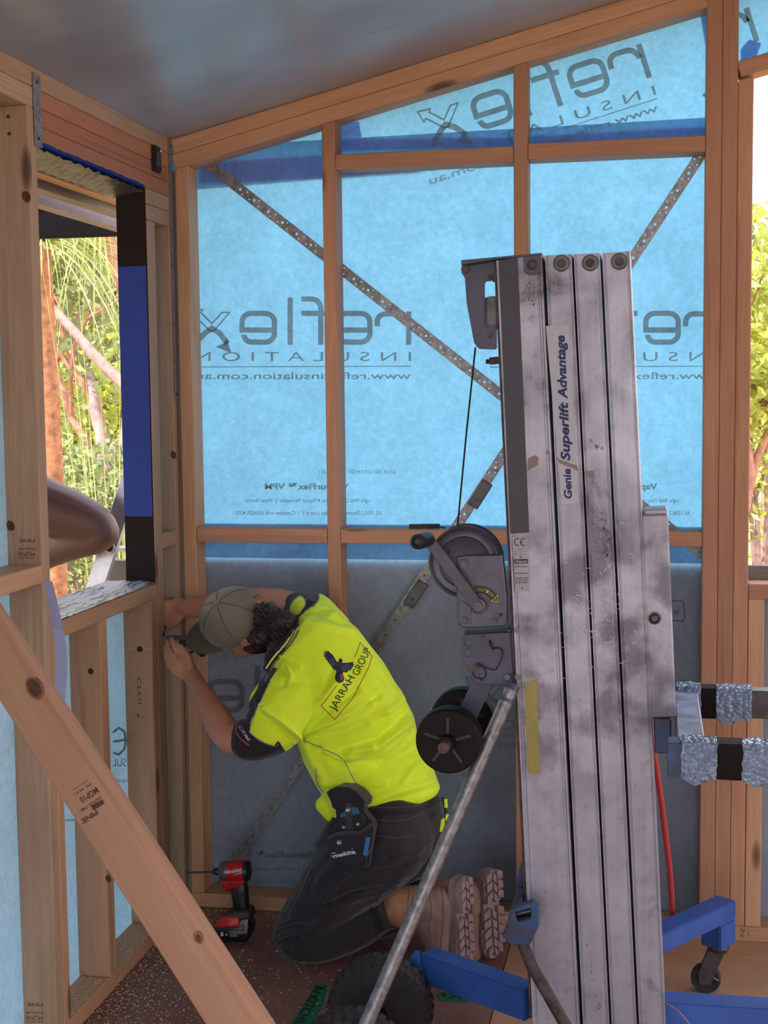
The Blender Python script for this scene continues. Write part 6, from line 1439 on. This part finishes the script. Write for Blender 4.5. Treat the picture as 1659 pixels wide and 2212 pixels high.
for px, py, r, o_ in ((625, 700, 55, .016), (525, 1075, 40, .014), (835, 1010, 42, .014), (435, 1405, 55, .029), (715, 1535, 18, .030)):
    c = hplane(o_)(*z7([(px, py)])[0]); lathe('rivet', [(0, r/10*S_*1.0), (.002, r/10*S_), (.0035, r/10*S_*.7), (.002, r/10*S_*.35)], c, (-.1, -1, .12), plain('bright_rivet', srgb(190, 184, 180), .3, .8, .1) if px == 625 else bpy.data.materials['bright_rivet'], hs, 18)
q = z7([(290, 1745), (785, 1640)]); print_on('lettering', [along((q[0][0]+1, q[0][1]), q[1], 8.5, 'makita', .15, .035), stroke2d([z7([(250, 1690)])[0], z7([(285, 1720)])[0]], 1.6), stroke2d([z7([(265, 1640)])[0], z7([(360, 1630)])[0]], 1.6), stroke2d([z7([(740, 1650)])[0], z7([(800, 1635)])[0]], 1.4)], hplane(.0292), WINK, hs)
# lanyard clips on the far hip
lan = empty('lanyard', PX(958, 1750, 3.66), 'yellow tool lanyard hanging at the worker\'s right hip', 'lanyard')
tube('lanyard_cord', [PX(955, 1722, 3.66), PX(962, 1745, 3.65), PX(963, 1770, 3.65), PX(957, 1790, 3.65)], .004, NAVY, lan, 6)
for pts in ([(959, 1728), (965, 1728), (966, 1746), (960, 1745)], [(962, 1760), (970, 1762), (972, 1778), (962, 1774)], [(953, 1770), (961, 1768), (958, 1798), (949, 1797)]): pplate('lanyard_clip', [pts], 3.64, .012, HIVIS, lan, .001)
# ---- square held at the stud
sq = empty('speed_square', hb_(400, 1385), 'black and silver square held by the worker against the stud', 'square')
pplate('blade', [[(353, 1373), (419, 1374), (424, 1380), (446, 1414), (440, 1420), (412, 1384), (353, 1381)]], YH-.004, .006, STEEL, sq, .001)
pplate('grip', [[(386, 1384), (408, 1384), (414, 1390), (440, 1418), (434, 1420), (420, 1408), (411, 1413), (408, 1409), (418, 1402), (405, 1394), (388, 1394)]], YH-.010, .014, BLACK_PL, sq, .001)
pplate('grip', [[(386, 1394), (392, 1394), (394, 1425), (388, 1420)]], YH-.006, .010, BLACK_PL, sq, .001)
cyl('pencil', hg(357, 1352), hg(352, 1372, -.05), .004, BLACK_PL, sq, n=8)

# ---- second person, outside: bent bare leg on the ladder
p2 = empty('person', (PX(60, 2000, 4.6).x, 4.6, -.45), 'bare bent knee of a second worker outside the window', 'person')
bm = bmesh.new(); Yk = 4.32
limb(bm, [(-150, 1010, Yk+.05, .12), (-20, 1045, Yk+.02, .112), (90, 1092, Yk, .098), (160, 1114, Yk, .083), (208, 1134, Yk, .066), (224, 1150, Yk, .056)])
limb(bm, [(222, 1148, Yk, .056), (208, 1162, Yk+.01, .055), (160, 1172, Yk+.03, .060), (90, 1200, Yk+.06, .055), (0, 1260, Yk+.1, .042), (-80, 1320, Yk+.13, .033), (-120, 1345, Yk+.14, .034)])
limb(bm, [(-120, 1345, Yk+.14, .034), (-110, 1380, Yk+.1, .036), (-70, 1385, Yk+.08, .026)])
limb(bm, [(-190, 1010, Yk+.10, .125), (-230, 900, Yk+.1, .12), (-240, 700, Yk+.1, .14), (-230, 560, Yk+.1, .13), (-225, 480, Yk+.1, .06)])
ellip(bm, PX(-215, 380, Yk+.1), (.08, .095, .115))
limb(bm, [(-250, 1010, Yk+.2, .11), (-120, 1120, Yk+.3, .09), (-130, 1300, Yk+.35, .06), (-150, 1500, Yk+.35, .04), (-110, 1520, Yk+.3, .035)])
limb(bm, [(-160, 560, Yk, .05), (-110, 700, Yk, .042), (-40, 760, Yk+.1, .032), (-20, 770, Yk+.12, .03)]); limb(bm, [(-300, 560, Yk+.2, .05), (-330, 720, Yk+.2, .042), (-250, 800, Yk+.2, .032)])
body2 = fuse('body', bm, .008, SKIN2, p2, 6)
bm = bmesh.new(); limb(bm, [(-190, 1010, Yk+.10, .145), (-100, 1030, Yk+.03, .135), (-40, 1045, Yk+.02, .125)]); limb(bm, [(-250, 1010, Yk+.2, .12), (-170, 1080, Yk+.27, .11)]); limb(bm, [(-200, 990, Yk+.1, .14), (-220, 940, Yk+.1, .13)]); fuse('shorts', bm, .01, TROU, p2, 4)
bm = bmesh.new(); limb(bm, [(-225, 960, Yk+.1, .135), (-240, 700, Yk+.1, .155), (-230, 570, Yk+.1, .14)]); limb(bm, [(-180, 580, Yk, .075), (-140, 650, Yk, .06)]); limb(bm, [(-290, 580, Yk+.2, .075), (-320, 660, Yk+.2, .06)]); fuse('work_shirt', bm, .01, NAVY, p2, 4)
